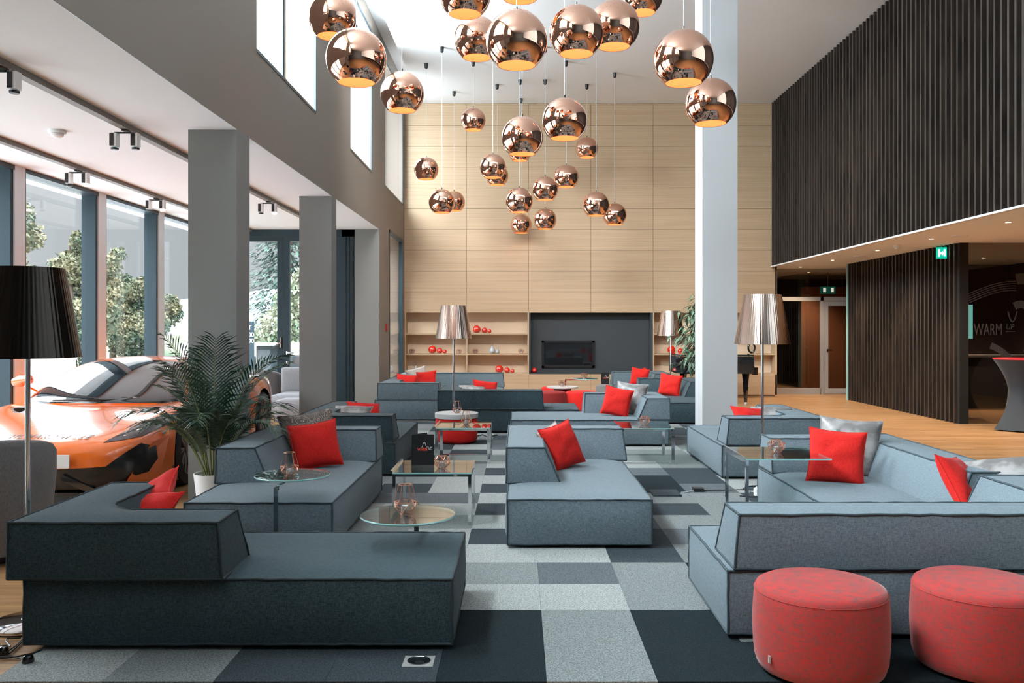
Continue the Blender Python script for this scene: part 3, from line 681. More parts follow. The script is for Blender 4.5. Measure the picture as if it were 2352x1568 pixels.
floor_lamp(-2.475, 4.42, 'chrome standing lamp with black shade at the left edge', sh_k)
floor_lamp(-.893, 12.0, 'chrome standing lamp with bronze shade behind the tray pouf', sh_b, .15)
floor_lamp(2.225, 8.02, 'chrome standing lamp with bronze shade right of the white column', sh_b)
floor_lamp(2.755, 15.93, 'chrome standing lamp with copper shade behind the red cushion, left of the ficus', sh_b)
# ------------------------------------------------------------------ copper pendants
BALLS = [(764,39.5,113,'leftmost copper globe pendant, high and partly behind another'),(818.5,135.5,138,'large copper globe pendant at upper left, in front of the clerestory window'),
(923.5,214.5,100,'copper globe pendant hanging over the wall corner at left'),(1068,-14,119,'copper globe pendant cut by the top edge, left of centre'),
(1096,91,106,'copper globe pendant partly hidden left of the largest one'),(1186.5,95,141,'largest copper globe pendant at top centre'),
(1195,-50,122,'copper globe pendant of which only the rim shows at the top edge'),(1324,75,125,'large copper globe pendant right of the top centre one'),
(1410,61,118,'copper globe pendant behind the large one, upper right of centre'),(1476,-7,93,'copper globe pendant cut by the top edge, right of centre'),
(1570,137,136,'large copper globe pendant in front of the white column'),(1632,238.5,116,'copper globe pendant overlapping the white column, lower one of the two'),
(1297,277,104,'mid sized copper globe pendant right of centre under the top row'),(1199.6,316,96,'mid sized copper globe pendant in the centre of the cluster'),
(1194.5,348,53,'small copper globe pendant hidden below the central one'),(1087,276,57,'small copper globe pendant alone near the ceiling line, left of centre'),
(979,389,56.5,'small copper globe pendant farthest to the left of the back group'),(1015,464.5,60,'small copper globe pendant low on the left, front of a pair'),
(1043,464,50.5,'small copper globe pendant low on the left, back of a pair'),(1132,384,60.5,'small copper globe pendant left of centre, upper of two overlapping'),
(1142,404,52,'small copper globe pendant left of centre, lower of two overlapping'),(1192.5,462.5,62.5,'small copper globe pendant right above the lowest one'),
(1197.3,516,49,'lowest copper globe pendant of all'),(1252,435,60,'small copper globe pendant directly above its twin, right of centre'),
(1252,505,53,'small copper globe pendant second lowest, below its twin'),(1300.5,407,57,'small copper globe pendant under the mid sized right one'),
(1348,341,52,'small copper globe pendant highest of the right back group'),(1369,471,61,'small copper globe pendant low on the right, front of a pair'),
(1412,494,54.5,'small copper globe pendant low on the far right, back of a pair')]
R = .225
def ball_meshes():
    a0 = math.asin(.61); pr = [(R*math.sin(a0+(PI-a0)*k/34), -R*math.cos(a0+(PI-a0)*k/34)) for k in range(35)]; pr[-1] = (0, R)
    sh = MB().lathe(pr, (0, 0, 0), 64, caps=False).mesh('shade', copper, True)
    ri = R-.003; pi_ = [(ri*math.sin(PI-(PI-a0)*k/20), -ri*math.cos(PI-(PI-a0)*k/20)) for k in range(21)]; pi_[0] = (0, ri)
    li = MB().lathe(pi_, (0, 0, 0), 40, caps=False).mesh('lining', copper_in, True)
    bu = MB().lathe([(0, -.07), (.03, -.055), (.04, -.02), (.03, .02), (.014, .06), (.014, .19)], (0, 0, 0), 16, caps=False).mesh('bulb', bulb_m, True)
    ca = MB().lathe([(.008, R-.002), (.008, R+.03), (0, R+.03)], (0, 0, 0), 10).mesh('cap', blackm)
    cn = MB().lathe([(.012, -.10), (.03, -.085), (.038, 0)], (0, 0, 0), 16).mesh('canopy', blackm, True)
    return sh, li, bu, ca, cn
SH, LI, BU, CA, CN = ball_meshes()
for px, py, dia, lab in BALLS:
    d = .45*F/dia; p = P(px, py, d)
    t = thing('pendant_lamp', p, lab, 'pendant lamp', 'copper globe pendants')
    s = link('shade', SH, t); link('lining', LI, s); link('bulb', BU, t); link('cap', CA, t)
    c = link('canopy', CN, t); c.location = (0, 0, ZC-p.z)
    MB().lathe([(.0024, R+.02), (.0024, ZC-p.z-.09)], (0, 0, 0), 6).build('cord', cord_m, t, local=True)

# ------------------------------------------------------------------ decor on the shelves
def apple(x, z, r, label):
    y = 19.04; pr = []
    for k in range(17):
        a = PI*k/16; rr_ = r*(1+.10*math.cos(a)*-1*0); pr.append((r*math.sin(a)*(1+.06*math.sin(2*a)), r-.93*r*math.cos(a)-(.12*r if k in (0, 16) else 0)*(1 if k == 16 else -1)))
    t = thing('apple_ornament', (x, y, z), label, 'ornament', 'red apple ornaments')
    MB().lathe(pr, (0, 0, 0), 28, caps=False).build('body', red_gloss, t, smooth=True, local=True, angle=80)
    MB().tube([(0, 0, 1.85*r), (r*.06, 0, 2.1*r), (r*.15, 0, 2.2*r)], r*.045, 5).build('stem', red_gloss, t, local=True)
S9 = 19.04/F
for row, zz, xs_ in (('top shelf', ZS[1], (1095, 1113, 1124.5)), ('middle shelf', ZS[2], (993, 1010, 1021.5)), ('bottom shelf', ZS[3], (1147, 1165, 1177))):
    for px, r, sz in zip(xs_, (.088, .063, .045), ('large', 'medium', 'small')): apple((px-VX)*S9, zz, r, '%s red apple ornament on the %s left of the fireplace' % (sz, row))
apple((1227-VX)*S9, ZS[3], .06, 'red apple ornament in the left corner of the fireplace niche'); apple((1480-VX)*S9, ZS[3], .06, 'red apple ornament behind the far right cushion')
apple((1542-VX)*S9, ZS[2], .088, 'large red apple ornament behind the copper shaded lamp pole'); apple((1563-VX)*S9, ZS[2], .06, 'small red apple ornament left of the ficus leaves')
def pear(px, z, r, label):
    t = thing('pear_ornament', ((px-VX)*S9, 19.04, z), label, 'ornament', 'grey pear ornaments')
    MB().lathe([(0, 0), (r*.7, .06*r), (r, .7*r), (r*.85, 1.3*r), (r*.42, 2.0*r), (r*.25, 2.5*r), (0, 2.65*r)], (0, 0, 0), 24, caps=False).build('body', grey_gloss, t, smooth=True, local=True, angle=80)
    MB().tube([(0, 0, 2.6*r), (r*.1, 0, 3*r)], r*.06, 5).build('stem', bark, t, local=True)
pear(1131, ZS[2], .066, 'larger grey ceramic pear on the middle shelf'); pear(1143, ZS[2], .042, 'small grey ceramic pear on the middle shelf'); pear(955, ZS[3], .062, 'grey ceramic pear at the left end of the bottom shelf')
v_ = thing('loop_vase', (5.05, 19.05, ZS[2]), 'black looped vase on the right bookcase shelf', 'vase')
MB().tube([(5.05+.07*math.sin(a)*(1 if abs(a) else 1), 19.05, ZS[2]+.02+.11*(1-math.cos(a))*.95) for a in [2*PI*k/20-PI*0 for k in range(20)]], .022, 8, close=True).build('body', gloss_black, v_, smooth=True)
# ------------------------------------------------------------------ ceiling tracks, spots, detectors, downlights
for x, lab in ((-3.37, 'grey lighting track nearer the columns'), (-4.75, 'grey lighting track nearer the windows')):
    tag(B('lighting_track', mat('track_grey', (.20, .19, .18), .5), x-.035, x+.035, 1, 15.5, ZG-.045, ZG), lab, 'lighting track')
def spot(x, y, lab, on=True):
    t = thing('track_spotlight', (x, y, ZG-.05), lab, 'spotlight', 'twin track spotlights')
    B('mount', blackm, x-.02, x+.02, y-.05, y+.05, ZG-.06, ZG-.045, parent=t)
    for k, dx in enumerate((-.10, .08)):
        h = MB().box(x+dx-.028, x+dx+.028, y-.035, y+.035, ZG-.19, ZG-.075).build('lamp_head', pot_m, t); B('front_cover', blackm, x+dx-.028, x+dx+.006, y-.040, y-.035, ZG-.185, ZG-.08, parent=h)
        MB().lathe([(.03, ZG-.215), (.033, ZG-.198)], (x+dx, y, 0), 16).build('lens', spot_m if (on and k == 1) else blackm, t)
    MB().bar((x-.10, y, ZG-.07), (x+.08, y, ZG-.07), .015).build('yoke', blackm, t)
spot(-3.37, 5.72, 'track spotlight cut by the left edge', False); spot(-3.37, 7.53, 'track spotlight left of the first column', False); spot(-3.37, 11.8, 'track spotlight seen between the first two columns')
spot(-4.75, 9.46, 'track spotlight over the facade, left of two'); spot(-4.75, 11.5, 'track spotlight over the facade, right of two')
def detector(x, y, z, r, lab):
    t = thing('smoke_detector', (x, y, z), lab, 'smoke detector', 'smoke detectors')
    MB().lathe([(r, 0), (r, -.02), (r*.9, -.03), (0, -.03)], (x, y, z), 24).build('mount', pot_m, t, smooth=True); MB().lathe([(r*.75, -.032), (r*.7, -.05), (r*.4, -.062), (0, -.064)], (x, y, z), 24).build('sensor', pot_m, t, smooth=True)
detector(-4.08, 7.75, ZG, .075, 'white smoke detector on the gallery ceiling above the car'); detector(6.1, 14.15, 2.82, .06, 'white smoke detector among the passage downlights')
DL = mat('downlight_lamp', (1, .8, .6), .5, emit=12, ecol=(1, .68, .40))
def downlight(x, y, lab, z=2.82):
    t = thing('downlight', (x, y, z), lab, 'downlight', 'recessed downlights')
    MB().lathe([(.055, 0), (.055, -.006), (.035, -.006), (.033, 0)], (x, y, z), 20).build('ring', lining, t); MB().lathe([(.033, -.003), (0, -.003)], (x, y, z), 16, caps=False).build('lamp', DL, t)
    l = bpy.data.lights.new('downlight_beam', 'SPOT'); l.energy = 85; l.color = (1, .78, .56); l.spot_size = 2.0; l.spot_blend = .8; l.shadow_soft_size = .04
    o = bpy.data.objects.new('downlight_beam', l); o.location = (x, y, z-.02); COL.objects.link(o)
for y, lb in ((10.99, 'warm downlight nearest the right edge'), (13.04, 'second warm downlight from the right edge'), (15.0, 'third warm downlight along the passage'), (17.16, 'fourth warm downlight along the passage'), (19.1, 'farthest warm downlight before the glazed screen')): downlight(6.13, y, lb)
downlight(7.9, 15.6, 'warm downlight behind the smoked glass, left one'); downlight(8.8, 16.6, 'warm downlight behind the smoked glass, right one'); downlight(6.9, 20.9, 'warm downlight in the corridor behind the screen')
downlight(7.9, 11.5, 'warm downlight over the bar table')
for x, y, lb in ((6.33, 12.6, 'flat round air vent near the right downlights'), (6.3, 16.2, 'flat round air vent over the passage')):
    tag(MB().lathe([(.11, 0), (.10, -.012), (0, -.02)], (x, y, 2.82), 28).build('air_vent', pot_m, smooth=True), lb, 'vent')
s_ = thing('exit_sign', (6.74, 14.0, 2.58), 'green hanging exit sign with a white pictogram', 'sign')
B('panel', mat('exit_green', (.0, .42, .27), .5, emit=.35, ecol=(0, .5, .33)), 6.66, 6.825, 13.99, 14.01, 2.60, 2.78, parent=s_)
wm_ = mat('exit_white', (.85, .9, .88), .5, emit=.5)
MB().box(6.685, 6.715, 13.984, 13.99, 2.63, 2.75).box(6.775, 6.80, 13.984, 13.99, 2.635, 2.75).box(6.715, 6.775, 13.984, 13.99, 2.67, 2.70).box(6.745, 6.76, 13.984, 13.99, 2.655, 2.715).build('pictogram', wm_, s_)
B('bracket', alu, 6.735, 6.75, 13.995, 14.005, 2.78, 2.82, parent=s_)
s_ = thing('exit_sign', (6.85, 20.3, 2.3), 'dim green exit sign behind the glazed screen', 'sign'); B('rod', alu, 7.14, 7.16, 20.305, 20.315, 2.45, 2.82, parent=s_); B('panel', mat('dim_green', (.01, .16, .11), .5, emit=.15), 6.98, 7.32, 20.3, 20.32, 2.28, 2.45, parent=s_); MB().box(7.04, 7.1, 20.29, 20.3, 2.32, 2.42).box(7.22, 7.28, 20.29, 20.3, 2.32, 2.42).build('pictogram', wm_, s_)
tag(B('alarm_button', mat('alarm_red', (.35, .03, .02), .4), XL, XL+.03, 16.25, 16.36, 1.44, 1.56), 'small red alarm button on the wall beside the tall window', 'alarm button')
# prints on the smoked glass
pr_m = mat('frosted_print', (.045, .040, .037), .7)
pg = thing('glass_print', (8, 13.66, 1.2), 'grey printed lettering and sketch on the smoked glass wall', 'sign')
text('WARM', .24, (0, 0, 0), pr_m, pg, 'lettering', sx=.60).location = (7.09-8, .012, 1.39-1.2)
text('UP', .125, (0, 0, 0), pr_m, pg, 'lettering', sx=.8, shear=.2).location = (7.585-8, .012, 1.47-1.2)
MB().box(7.585, 7.73, 13.668, 13.672, 1.435, 1.445).build('underline', pr_m, pg)
def band(pts, w0, nm='sketch_line'):
    v = []; 
    for i, (x, z) in enumerate(pts):
        a = pts[max(i-1, 0)]; b = pts[min(i+1, len(pts)-1)]; t_ = Vector((b[0]-a[0], 0, b[1]-a[1])).normalized(); n_ = Vector((-t_.z, 0, t_.x))*w0/2
        v += [Vector((x, 13.673, z))+n_, Vector((x, 13.673, z))-n_]
    MB().add(v, [(2*i, 2*i+1, 2*i+3, 2*i+2) for i in range(len(pts)-1)]).build(nm, pr_m, pg)
for k in range(5): band([(7.0+.05*q, 2.02-.035*k+.20*math.sin(q*.11)) for q in range(16)], .012)
band([(7.75+.05*q, 2.25-.0*q+.05*math.sin(q*.3)-.012*q*q*.35) for q in range(10)], .17); band([(7.72+.04*q, 1.83+.07*math.sin(q*.33)-.003*q*q) for q in range(13)], .12); band([(7.35+.05*q, 1.22-.035*q+.03*math.sin(q*.5)) for q in range(12)], .10)
band([(7.62+.012*q, 1.75-.16*math.sin(q*PI/12)) for q in range(13)], .02)
# dark room contents
ct = thing('counter', (7.6, 16.5, 0), 'black counter behind the smoked glass', 'counter'); B('body', slat_b, 7.1, 9.8, 16.2, 16.8, 0, .95, parent=ct); B('worktop', mat('steel_top', (.35, .37, .38), .3, .8), 7.05, 9.85, 16.15, 16.85, .95, .99, parent=ct)
tag(MB().box(7.60, 7.76, 15.0, 15.04, 1.31, 1.89).build('display_panel', mat('teal_screen', (.12, .45, .42), .3, emit=.35, ecol=(.25, .75, .70))), 'glowing teal panel behind the smoked glass', 'screen')
B('stand', blackm, 7.67, 7.69, 15.04, 15.07, 0, 1.5, parent=bpy.data.objects['display_panel'])
# ------------------------------------------------------------------ bar table
bt = thing('bar_table', (7.32, 12.75, 0), 'tall bar table in a black stretch cover with red top', 'table')
def cover(cx, cyy):
    n = 48; v = []; rows = []
    for k in range(17):
        z = .02+1.02*k/16; f = k/16; wst = .5+.5*math.cos(2*PI*(f*.93+.03)); 
        for j in range(n):
            a = 2*PI*j/n; sq = 1/max(abs(math.cos(a+PI/4)), abs(math.sin(a+PI/4)))*.80
            r0 = .37*sq if f < .5 else .385; r = .185+(r0-.185)*(abs(f-.55)/(.55 if f < .55 else .45))**1.7
            v.append((cx+r*math.cos(a), cyy+r*math.sin(a), z))
    fs = [(i*n+j, i*n+(j+1)%n, (i+1)*n+(j+1)%n, (i+1)*n+j) for i in range(16) for j in range(n)]
    return MB().add(v, fs)
cover(7.32, 12.75).build('stretch_cover', mat('black_stretch', (.012, .016, .022), .7, sheen=.2), bt, smooth=True)
MB().lathe([(.385, 1.035), (.39, 1.045), (.385, 1.055), (0, 1.055)], (7.32, 12.75, 0), 48).build('tabletop', mat('red_top', (.42, .01, .02), .5), bt)
fv = thing('flower_vase', (7.33, 12.6, 1.056), 'small white vase with white flowers on the bar table', 'vase')
MB().lathe([(0, 0), (.035, 0), (.05, .03), (.045, .07), (.03, .085)], (7.33, 12.6, 1.056), 20, caps=False).build('vase', pot_m, fv, smooth=True)
fl = MB(); rr = random.Random(3)
for k in range(14):
    p = Vector((7.33+rr.uniform(-.045, .045), 12.6+rr.uniform(-.045, .045), 1.15+rr.uniform(0, .07))); fl.lathe([(0, -.012), (.014, -.005), (.014, .006), (0, .012)], p, 8)
fl.build('flowers', mat('petal_white', (.8, .78, .70), .6), fv, smooth=True); MB().tube([(7.33, 12.6, 1.06), (7.33, 12.6, 1.16)], .004).build('stem', leaf_d, fv)

# ------------------------------------------------------------------ piano
pn = thing('grand_piano', (3.8, 17.0, 0), 'black grand piano behind the white column', 'piano')
pl_ = [(3.04, 17.75), (3.04, 17.0), (3.12, 16.72), (3.4, 16.55), (3.75, 16.6), (4.05, 16.75), (4.3, 16.72), (4.48, 16.7), (4.48, 18.1), (3.2, 18.1)]
MB().prism(pl_, .62, .95).build('case', gloss_black, pn); MB().prism([(x*1.0, y) for x, y in pl_], .96, .985).build('lid', gloss_black, pn)
for x, y in ((4.38, 16.95), (4.38, 17.95), (3.3, 17.6)):
    lg = MB().lathe([(.03, .06), (.045, .25), (.06, .5), (.075, .62)], (x, y, 0), 4).build('leg', gloss_black, pn); MB().lathe([(.03, 0), (.035, .03), (.02, .06)], (x, y, 0), 12).build('caster', alu, lg)
B('keyslip', gloss_black, 4.48, 4.56, 16.75, 18.05, .60, .74, parent=pn)
MB().box(3.6, 3.7, 17.2, 17.5, .15, .62).build('pedal_lyre', gloss_black, pn)
# ------------------------------------------------------------------ armchairs
def tub_chair(x, y, rz, label, m, s=1., h=.78):
    t = thing('tub_chair', (x, y, 0), label, 'armchair', 'grey velvet tub chairs', rz)
    n = 40; v = []; prof = []
    for k in range(n+1):
        a = math.radians(-128+256*k/n); row = []
        for r, z, in ((.31, .06), (.365, .30), (.385, .60), (.385, h-.05), (.365, h-.012), (.335, h), (.305, h-.012), (.285, h-.05), (.285, .42), (.27, .30)):
            dz = -.16*(1-math.cos(a))*.5 if z > .5 else 0
            row.append((r*s*math.sin(a), r*s*math.cos(a), z+dz))
        v += row
    fs = [(i*10+j, (i+1)*10+j, (i+1)*10+j+1, i*10+j+1) for i in range(n) for j in range(9)]+[tuple(range(10)), tuple(n*10+j for j in range(10))[::-1]]
    MB().add(v, fs).build('shell', m, t, smooth=True, local=True, angle=60)
    MB().lathe([(0, .06), (.28*s, .06), (.29*s, .36), (.27*s, .43), (.2*s, .45), (0, .45)], (0, -.02, 0), 36).build('seat_cushion', m, t, smooth=True, local=True)
    MB().lathe([(.22*s, .0), (.22*s, .06)], (0, 0, 0), 24).build('foot', blackm, t, local=True)
    return t
tub_chair(-3.47, 5.72, math.radians(215), 'grey velvet tub chair at the left edge, behind the black lamp', velvet_d, 1.05, .80)
def block_chair(x0, x1, y0, y1, label, m, zseat=.42, zb_=.83, back=True):
    t = thing('lounge_chair', ((x0+x1)/2, (y0+y1)/2, 0), label, 'armchair', 'pale grey lounge chairs')
    q = [(x0, y0), (x1, y0), (x1, y1), (x0, y1)]; bm, _ = soft_block(q, q, .05, zseat, .02, .1); bmesh.ops.smooth_vert(bm, verts=bm.verts, factor=.5, use_axis_x=True, use_axis_y=True, use_axis_z=True); bm_obj(bm, 'seat', m, t, angle=80)
    if back:
        q = [(x0+.03, y1-.14), (x1, y1-.14), (x1, y1), (x0+.03, y1)]; bm, _ = soft_block(q, q, zseat-.02, zb_, .02, .05); bmesh.ops.smooth_vert(bm, verts=bm.verts, factor=.5, use_axis_x=True, use_axis_y=True, use_axis_z=True); bm_obj(bm, 'backrest', m, t, angle=80)
    B('foot', blackm, x0+.08, x1-.08, y0+.08, y1-.08, 0, .06, parent=t)
block_chair(-4.0, -3.2, 13.95, 14.75, 'pale grey lounge chair left of the second column', velvet)
block_chair(-3.72, -3.2, 13.3, 13.72, 'low pale grey stool in front of the lounge chair', velvet, .40, back=False)
tub_chair(-4.35, 14.9, math.radians(180), 'dark grey tub chair behind the rear wheel of the car', velvet_d, .9, .80)
# ------------------------------------------------------------------ plants
def frond(mb, base, az, lean, ln, droop, rnd, nl=30):
    pts = []; p = Vector(base); el = math.radians(88-lean)
    k = 22; st = ln/k
    for i in range(k+1):
        pts.append(p.copy()); el -= math.radians(droop)*(i/k)**1.3/k*2.2
        p = p+Vector((math.cos(az)*math.cos(el), math.sin(az)*math.cos(el), math.sin(el)))*st
    mb.tube(pts, [.0065*(1-.85*i/k)+.0008 for i in range(k+1)], 5, 1)
    side = Vector((-math.sin(az), math.cos(az), 0))
    for i in range(nl):
        f = .30+.70*i/(nl-1); q = f*k; a = int(min(q, k-1)); pp = pts[a].lerp(pts[a+1], q-a); tg = (pts[a+1]-pts[a]).normalized(); up = side.cross(tg)*-1
        L_ = .30*ln*(math.sin(PI*(.12+.80*(f-.30)/.70)))**.7*rnd.uniform(.85, 1.1)
        for s in (1, -1):
            d = (side*s*.80+tg*(.62+.3*f)+up*.25).normalized(); w = Vector(tg)*.0085*rnd.uniform(.8, 1.2); dn = Vector((0, 0, -1))
            q1 = pp+d*L_*.5+dn*L_*.05; q2 = pp+d*L_+dn*L_*.30*rnd.uniform(.6, 1.4); v = [pp-w*.4, pp+w*.4, q1+w, q1-w, q2]
            mb.add(v, [(0, 1, 2, 3), (3, 2, 4)], 0)
pp_ = thing('potted_palm', (-2.52, 7.22, 0), 'areca palm in a white pot in front of the first column', 'plant')
MB().lathe([(0, 0), (.115, 0), (.15, .30), (.15, .305), (.142, .305), (.135, .27)], (-2.52, 7.22, 0), 40, caps=False).build('pot', pot_m, pp_, smooth=True)
MB().lathe([(0, .275), (.137, .275)], (-2.52, 7.22, 0), 30, caps=False).build('soil', soil, pp_)
rnd = random.Random(5)
for i in range(26):
    az = 2*PI*i*.381966+.3; ln = rnd.uniform(.85, 1.28); lean = rnd.uniform(2, 13) if i < 10 else rnd.uniform(10, 26)
    if i >= 10: ln *= .80
    mb = MB(); frond(mb, (-2.52+.05*math.cos(az), 7.22+.05*math.sin(az), .27), az, lean, ln, rnd.uniform(35, 70) if i < 10 else rnd.uniform(75, 120), rnd)
    mb.v = [(x, min(y, 7.675) if -2.93 < x < -2.44 else y, z) for x, y, z in mb.v]
    mb.build('frond', [leaf_d, stem_m], pp_)
fc = thing('ficus', (2.74, 12.62, 0), 'long-leaved ficus behind the white column', 'plant')
MB().lathe([(0, 0), (.15, 0), (.18, .35), (.17, .35), (.15, .3), (0, .3)], (2.74, 12.62, 0), 30, caps=False).build('pot', blackm, fc, smooth=True)
MB().tube([(2.74, 12.62, .28), (2.72, 12.64, .8), (2.75, 12.6, 1.3), (2.73, 12.63, 2.0)], [.022, .02, .016, .008], 8).build('trunk', bark, fc, smooth=True)
lm = MB(); bmn = MB(); rnd = random.Random(9)
for k in range(85):
    z = rnd.uniform(1.0, 2.0); a = rnd.uniform(0, 2*PI); rr_ = rnd.uniform(.18, .46)*(1 if z < 1.7 else .8); tip = Vector((2.64+rr_*math.cos(a), 12.66+rr_*.8*math.sin(a), z+rnd.uniform(-.05, .1)))
    bmn.tube([(2.74, 12.62, z-.15), tip], .003, 4)
    for q in range(9):
        b0 = Vector((2.74, 12.62, z-.15)).lerp(tip, .35+.65*q/8); a2 = a+rnd.uniform(-1.3, 1.3); el = rnd.uniform(-1.2, -.1); d = Vector((math.cos(a2)*math.cos(el), math.sin(a2)*math.cos(el), math.sin(el)))
        s = d.cross(Vector((0, 0, 1))).normalized()*rnd.uniform(.015, .022); L_ = rnd.uniform(.12, .19)
        lm.add([b0, b0+d*L_*.45+s, b0+d*L_+Vector((0, 0, -.02)), b0+d*L_*.45-s], [(0, 1, 2, 3)])
tag(lm.build('leaves', leaf_l, fc), kind='stuff'); bmn.build('branches', bark, fc)

# ------------------------------------------------------------------ floor sockets and cables
fs_ = thing('floor_socket', P(962, 1524, 3.92), 'round metal floor socket in the carpet in front of the nearest sofa', 'socket'); fs_.location.z = .008
px0, py0 = fs_.location.x, fs_.location.y
MB().box(px0-.068, px0+.068, py0-.065, py0+.065, .008, .011).build('plate', alu, fs_); MB().lathe([(.05, .011), (.052, .015), (.046, .016), (.04, .012), (0, .0115)], (px0, py0, 0), 32).build('ring', chrome, fs_, smooth=True); MB().lathe([(.022, .013), (0, .0135)], (px0+.005, py0-.02, 0), 16).build('hole', blackm, fs_)
tag(B('socket_lid', tmat[1], P(1500, 1141, 7.77).x, P(1565, 1141, 7.77).x, 7.74, 8.02, .008, .022), 'carpeted socket lid slightly raised, right of the aisle sofa', 'socket lid')
pg2 = thing('power_plug', (1.63, 8.0, .008), 'black power adapter on the carpet left of the chrome table', 'plug')
B('housing', blackm, 1.59, 1.68, 7.96, 8.05, .008, .04, parent=pg2); MB().tube([(1.46, 7.9, .016), (1.52, 7.93, .014), (1.6, 8.0, .02)], .004).build('cable', cord_m, pg2); MB().tube([(1.68, 8.0, .016), (1.9, 8.03, .014), (2.2, 8.0, .03)], .004).build('cable', blackm, pg2)
cb = thing('lamp_cable', (-2.3, 4.0, 0), 'tangled black lamp cable with plug at the lower left', 'cable')
def gp(px, py, z=.01): d = (CH-z)*F/(py-VY); return Vector(((px-VX)*d/F, d, z))
for pts in ([(64, 1455), (40, 1480), (16, 1497), (5, 1502)], [(60, 1464), (35, 1488), (22, 1500), (0, 1502)], [(0, 1508), (40, 1507), (75, 1500), (96, 1492)], [(48, 1464), (15, 1466), (14, 1473), (24, 1484)], [(0, 1512), (30, 1508), (52, 1513)]):
    MB().tube([gp(*p) for p in pts], .004, 6).build('cable', blackm, cb, smooth=True)
for x, y in ((6, 1494), (64, 1514)):
    p = gp(x, y, .02); MB().lathe([(0, -.02), (.025, -.018), (.028, 0), (.02, .02), (0, .022)], p, 14).build('plug', gloss_black, cb, smooth=True)
cb2 = thing('lamp_cable', (2.1, 7.8, 0), 'black cord and white plug behind the chrome table at right', 'cable')
MB().tube([(1.95, 7.75, .014), (2.05, 7.7, .014), (2.12, 7.72, .016)], .005).build('cable', blackm, cb2); MB().lathe([(0, 0), (.03, .01), (.03, .07), (0, .09)], (2.1, 7.74, .01), 14).build('plug', pot_m, cb2, smooth=True)
cb3 = thing('lamp_cable', (-.4, 12.1, 0), 'black cord on the carpet right of the tray pouf', 'cable'); MB().tube([(-.75, 12.1, .014), (-.6, 11.95, .014), (-.5, 12.05, .03), (-.42, 11.9, .014), (-.3, 12.15, .014)], .008).build('cable', blackm, cb3)

# ------------------------------------------------------------------ the orange sports car
car_o = mat('orange_car_paint', (.72, .135, .008), .22, coat=1, spec=.6)
car_k = mat('black_car_trim', (.010, .010, .011), .25)
car_g = mat('tinted_car_glass', (.010, .014, .017), .02, coat=1, spec=.9)
tyre_m = mat('tyre_rubber', (.012, .012, .012), .75); rim_m = mat('grey_alloy', (.25, .235, .225), .3, .8); hl_m = mat('headlamp_glass', (.012, .012, .014), .04, coat=1)
CARM = Matrix.Translation((-4.11, 8.40, 0)) @ Matrix.Rotation(math.radians(1.3), 4, 'Z')
BODY = [(-1.12,[(0,.14),(.45,.14),(.50,.20),(.52,.32),(.50,.40),(.42,.46),(.22,.50),(0,.51)]),
(-1.0,[(0,.12),(.70,.12),(.76,.20),(.78,.34),(.76,.44),(.66,.50),(.35,.54),(0,.545)]),
(-.75,[(0,.12),(.86,.12),(.90,.20),(.92,.36),(.90,.51),(.80,.595),(.48,.585),(0,.60)]),
(-.45,[(0,.12),(.90,.12),(.94,.20),(.955,.40),(.94,.62),(.82,.715),(.54,.635),(0,.655)]),
(0,[(0,.12),(.90,.12),(.95,.20),(.965,.42),(.95,.69),(.82,.79),(.58,.70),(0,.715)]),
(.35,[(0,.12),(.88,.12),(.93,.18),(.945,.42),(.93,.68),(.84,.79),(.66,.76),(0,.77)]),
(.8,[(0,.12),(.86,.12),(.92,.16),(.93,.40),(.90,.62),(.86,.76),(.70,.80),(0,.80)]),
(1.5,[(0,.12),(.86,.12),(.92,.16),(.90,.40),(.86,.60),(.88,.78),(.70,.84),(0,.84)]),
(2.1,[(0,.12),(.88,.12),(.94,.18),(.93,.42),(.94,.68),(.90,.86),(.72,.90),(0,.90)]),
(2.67,[(0,.14),(.90,.14),(.96,.20),(.975,.45),(.97,.76),(.88,.95),(.70,.95),(0,.92)]),
(3.1,[(0,.16),(.88,.16),(.93,.24),(.95,.46),(.94,.74),(.86,.90),(.66,.90),(0,.89)]),
(3.5,[(0,.24),(.80,.24),(.84,.30),(.86,.5),(.85,.70),(.80,.82),(.6,.85),(0,.86)])]
CAB = [(.20,[(.82,.74),(.76,.755),(.5,.775),(0,.79)]),(.55,[(.84,.77),(.80,.87),(.60,.945),(0,.965)]),(.9,[(.85,.79),(.78,.985),(.60,1.075),(0,1.10)]),
(1.2,[(.84,.80),(.74,1.05),(.58,1.155),(0,1.185)]),(1.55,[(.80,.82),(.70,1.05),(.54,1.175),(0,1.205)]),(2.0,[(.78,.85),(.66,1.03),(.49,1.13),(0,1.16)]),
(2.5,[(.70,.88),(.56,.98),(.40,1.03),(0,1.05)]),(3.0,[(.6,.87),(.45,.90),(.3,.92),(0,.93)])]
def loft(st, closed):
    n = len(st[0][1]); rows = []
    for s, pr in st:
        if closed: full = pr+[(-x, z) for x, z in pr[-2:0:-1]]
        else: full = pr+[(-x, z) for x, z in pr[-2::-1]]
        rows.append([(x, s, z) for x, z in full])
    k = len(rows[0]); v = [p for r in rows for p in r]; fs = []
    for i in range(len(rows)-1):
        for j in range(k if closed else k-1): fs.append((i*k+j, i*k+(j+1)%k, (i+1)*k+(j+1)%k, (i+1)*k+j))
    fs += [tuple(range(k))[::-1], tuple((len(rows)-1)*k+j for j in range(k))]
    return v, fs
def evaluated(me, mods):
    o = bpy.data.objects.new('tmp', me); COL.objects.link(o)
    for t, kw in mods:
        m = o.modifiers.new('m', t)
        for a, b in kw.items(): setattr(m, a, b)
    dg = bpy.context.evaluated_depsgraph_get(); dg.update()
    r = bpy.data.meshes.new_from_object(o.evaluated_get(dg), depsgraph=dg); bpy.data.objects.remove(o); return r
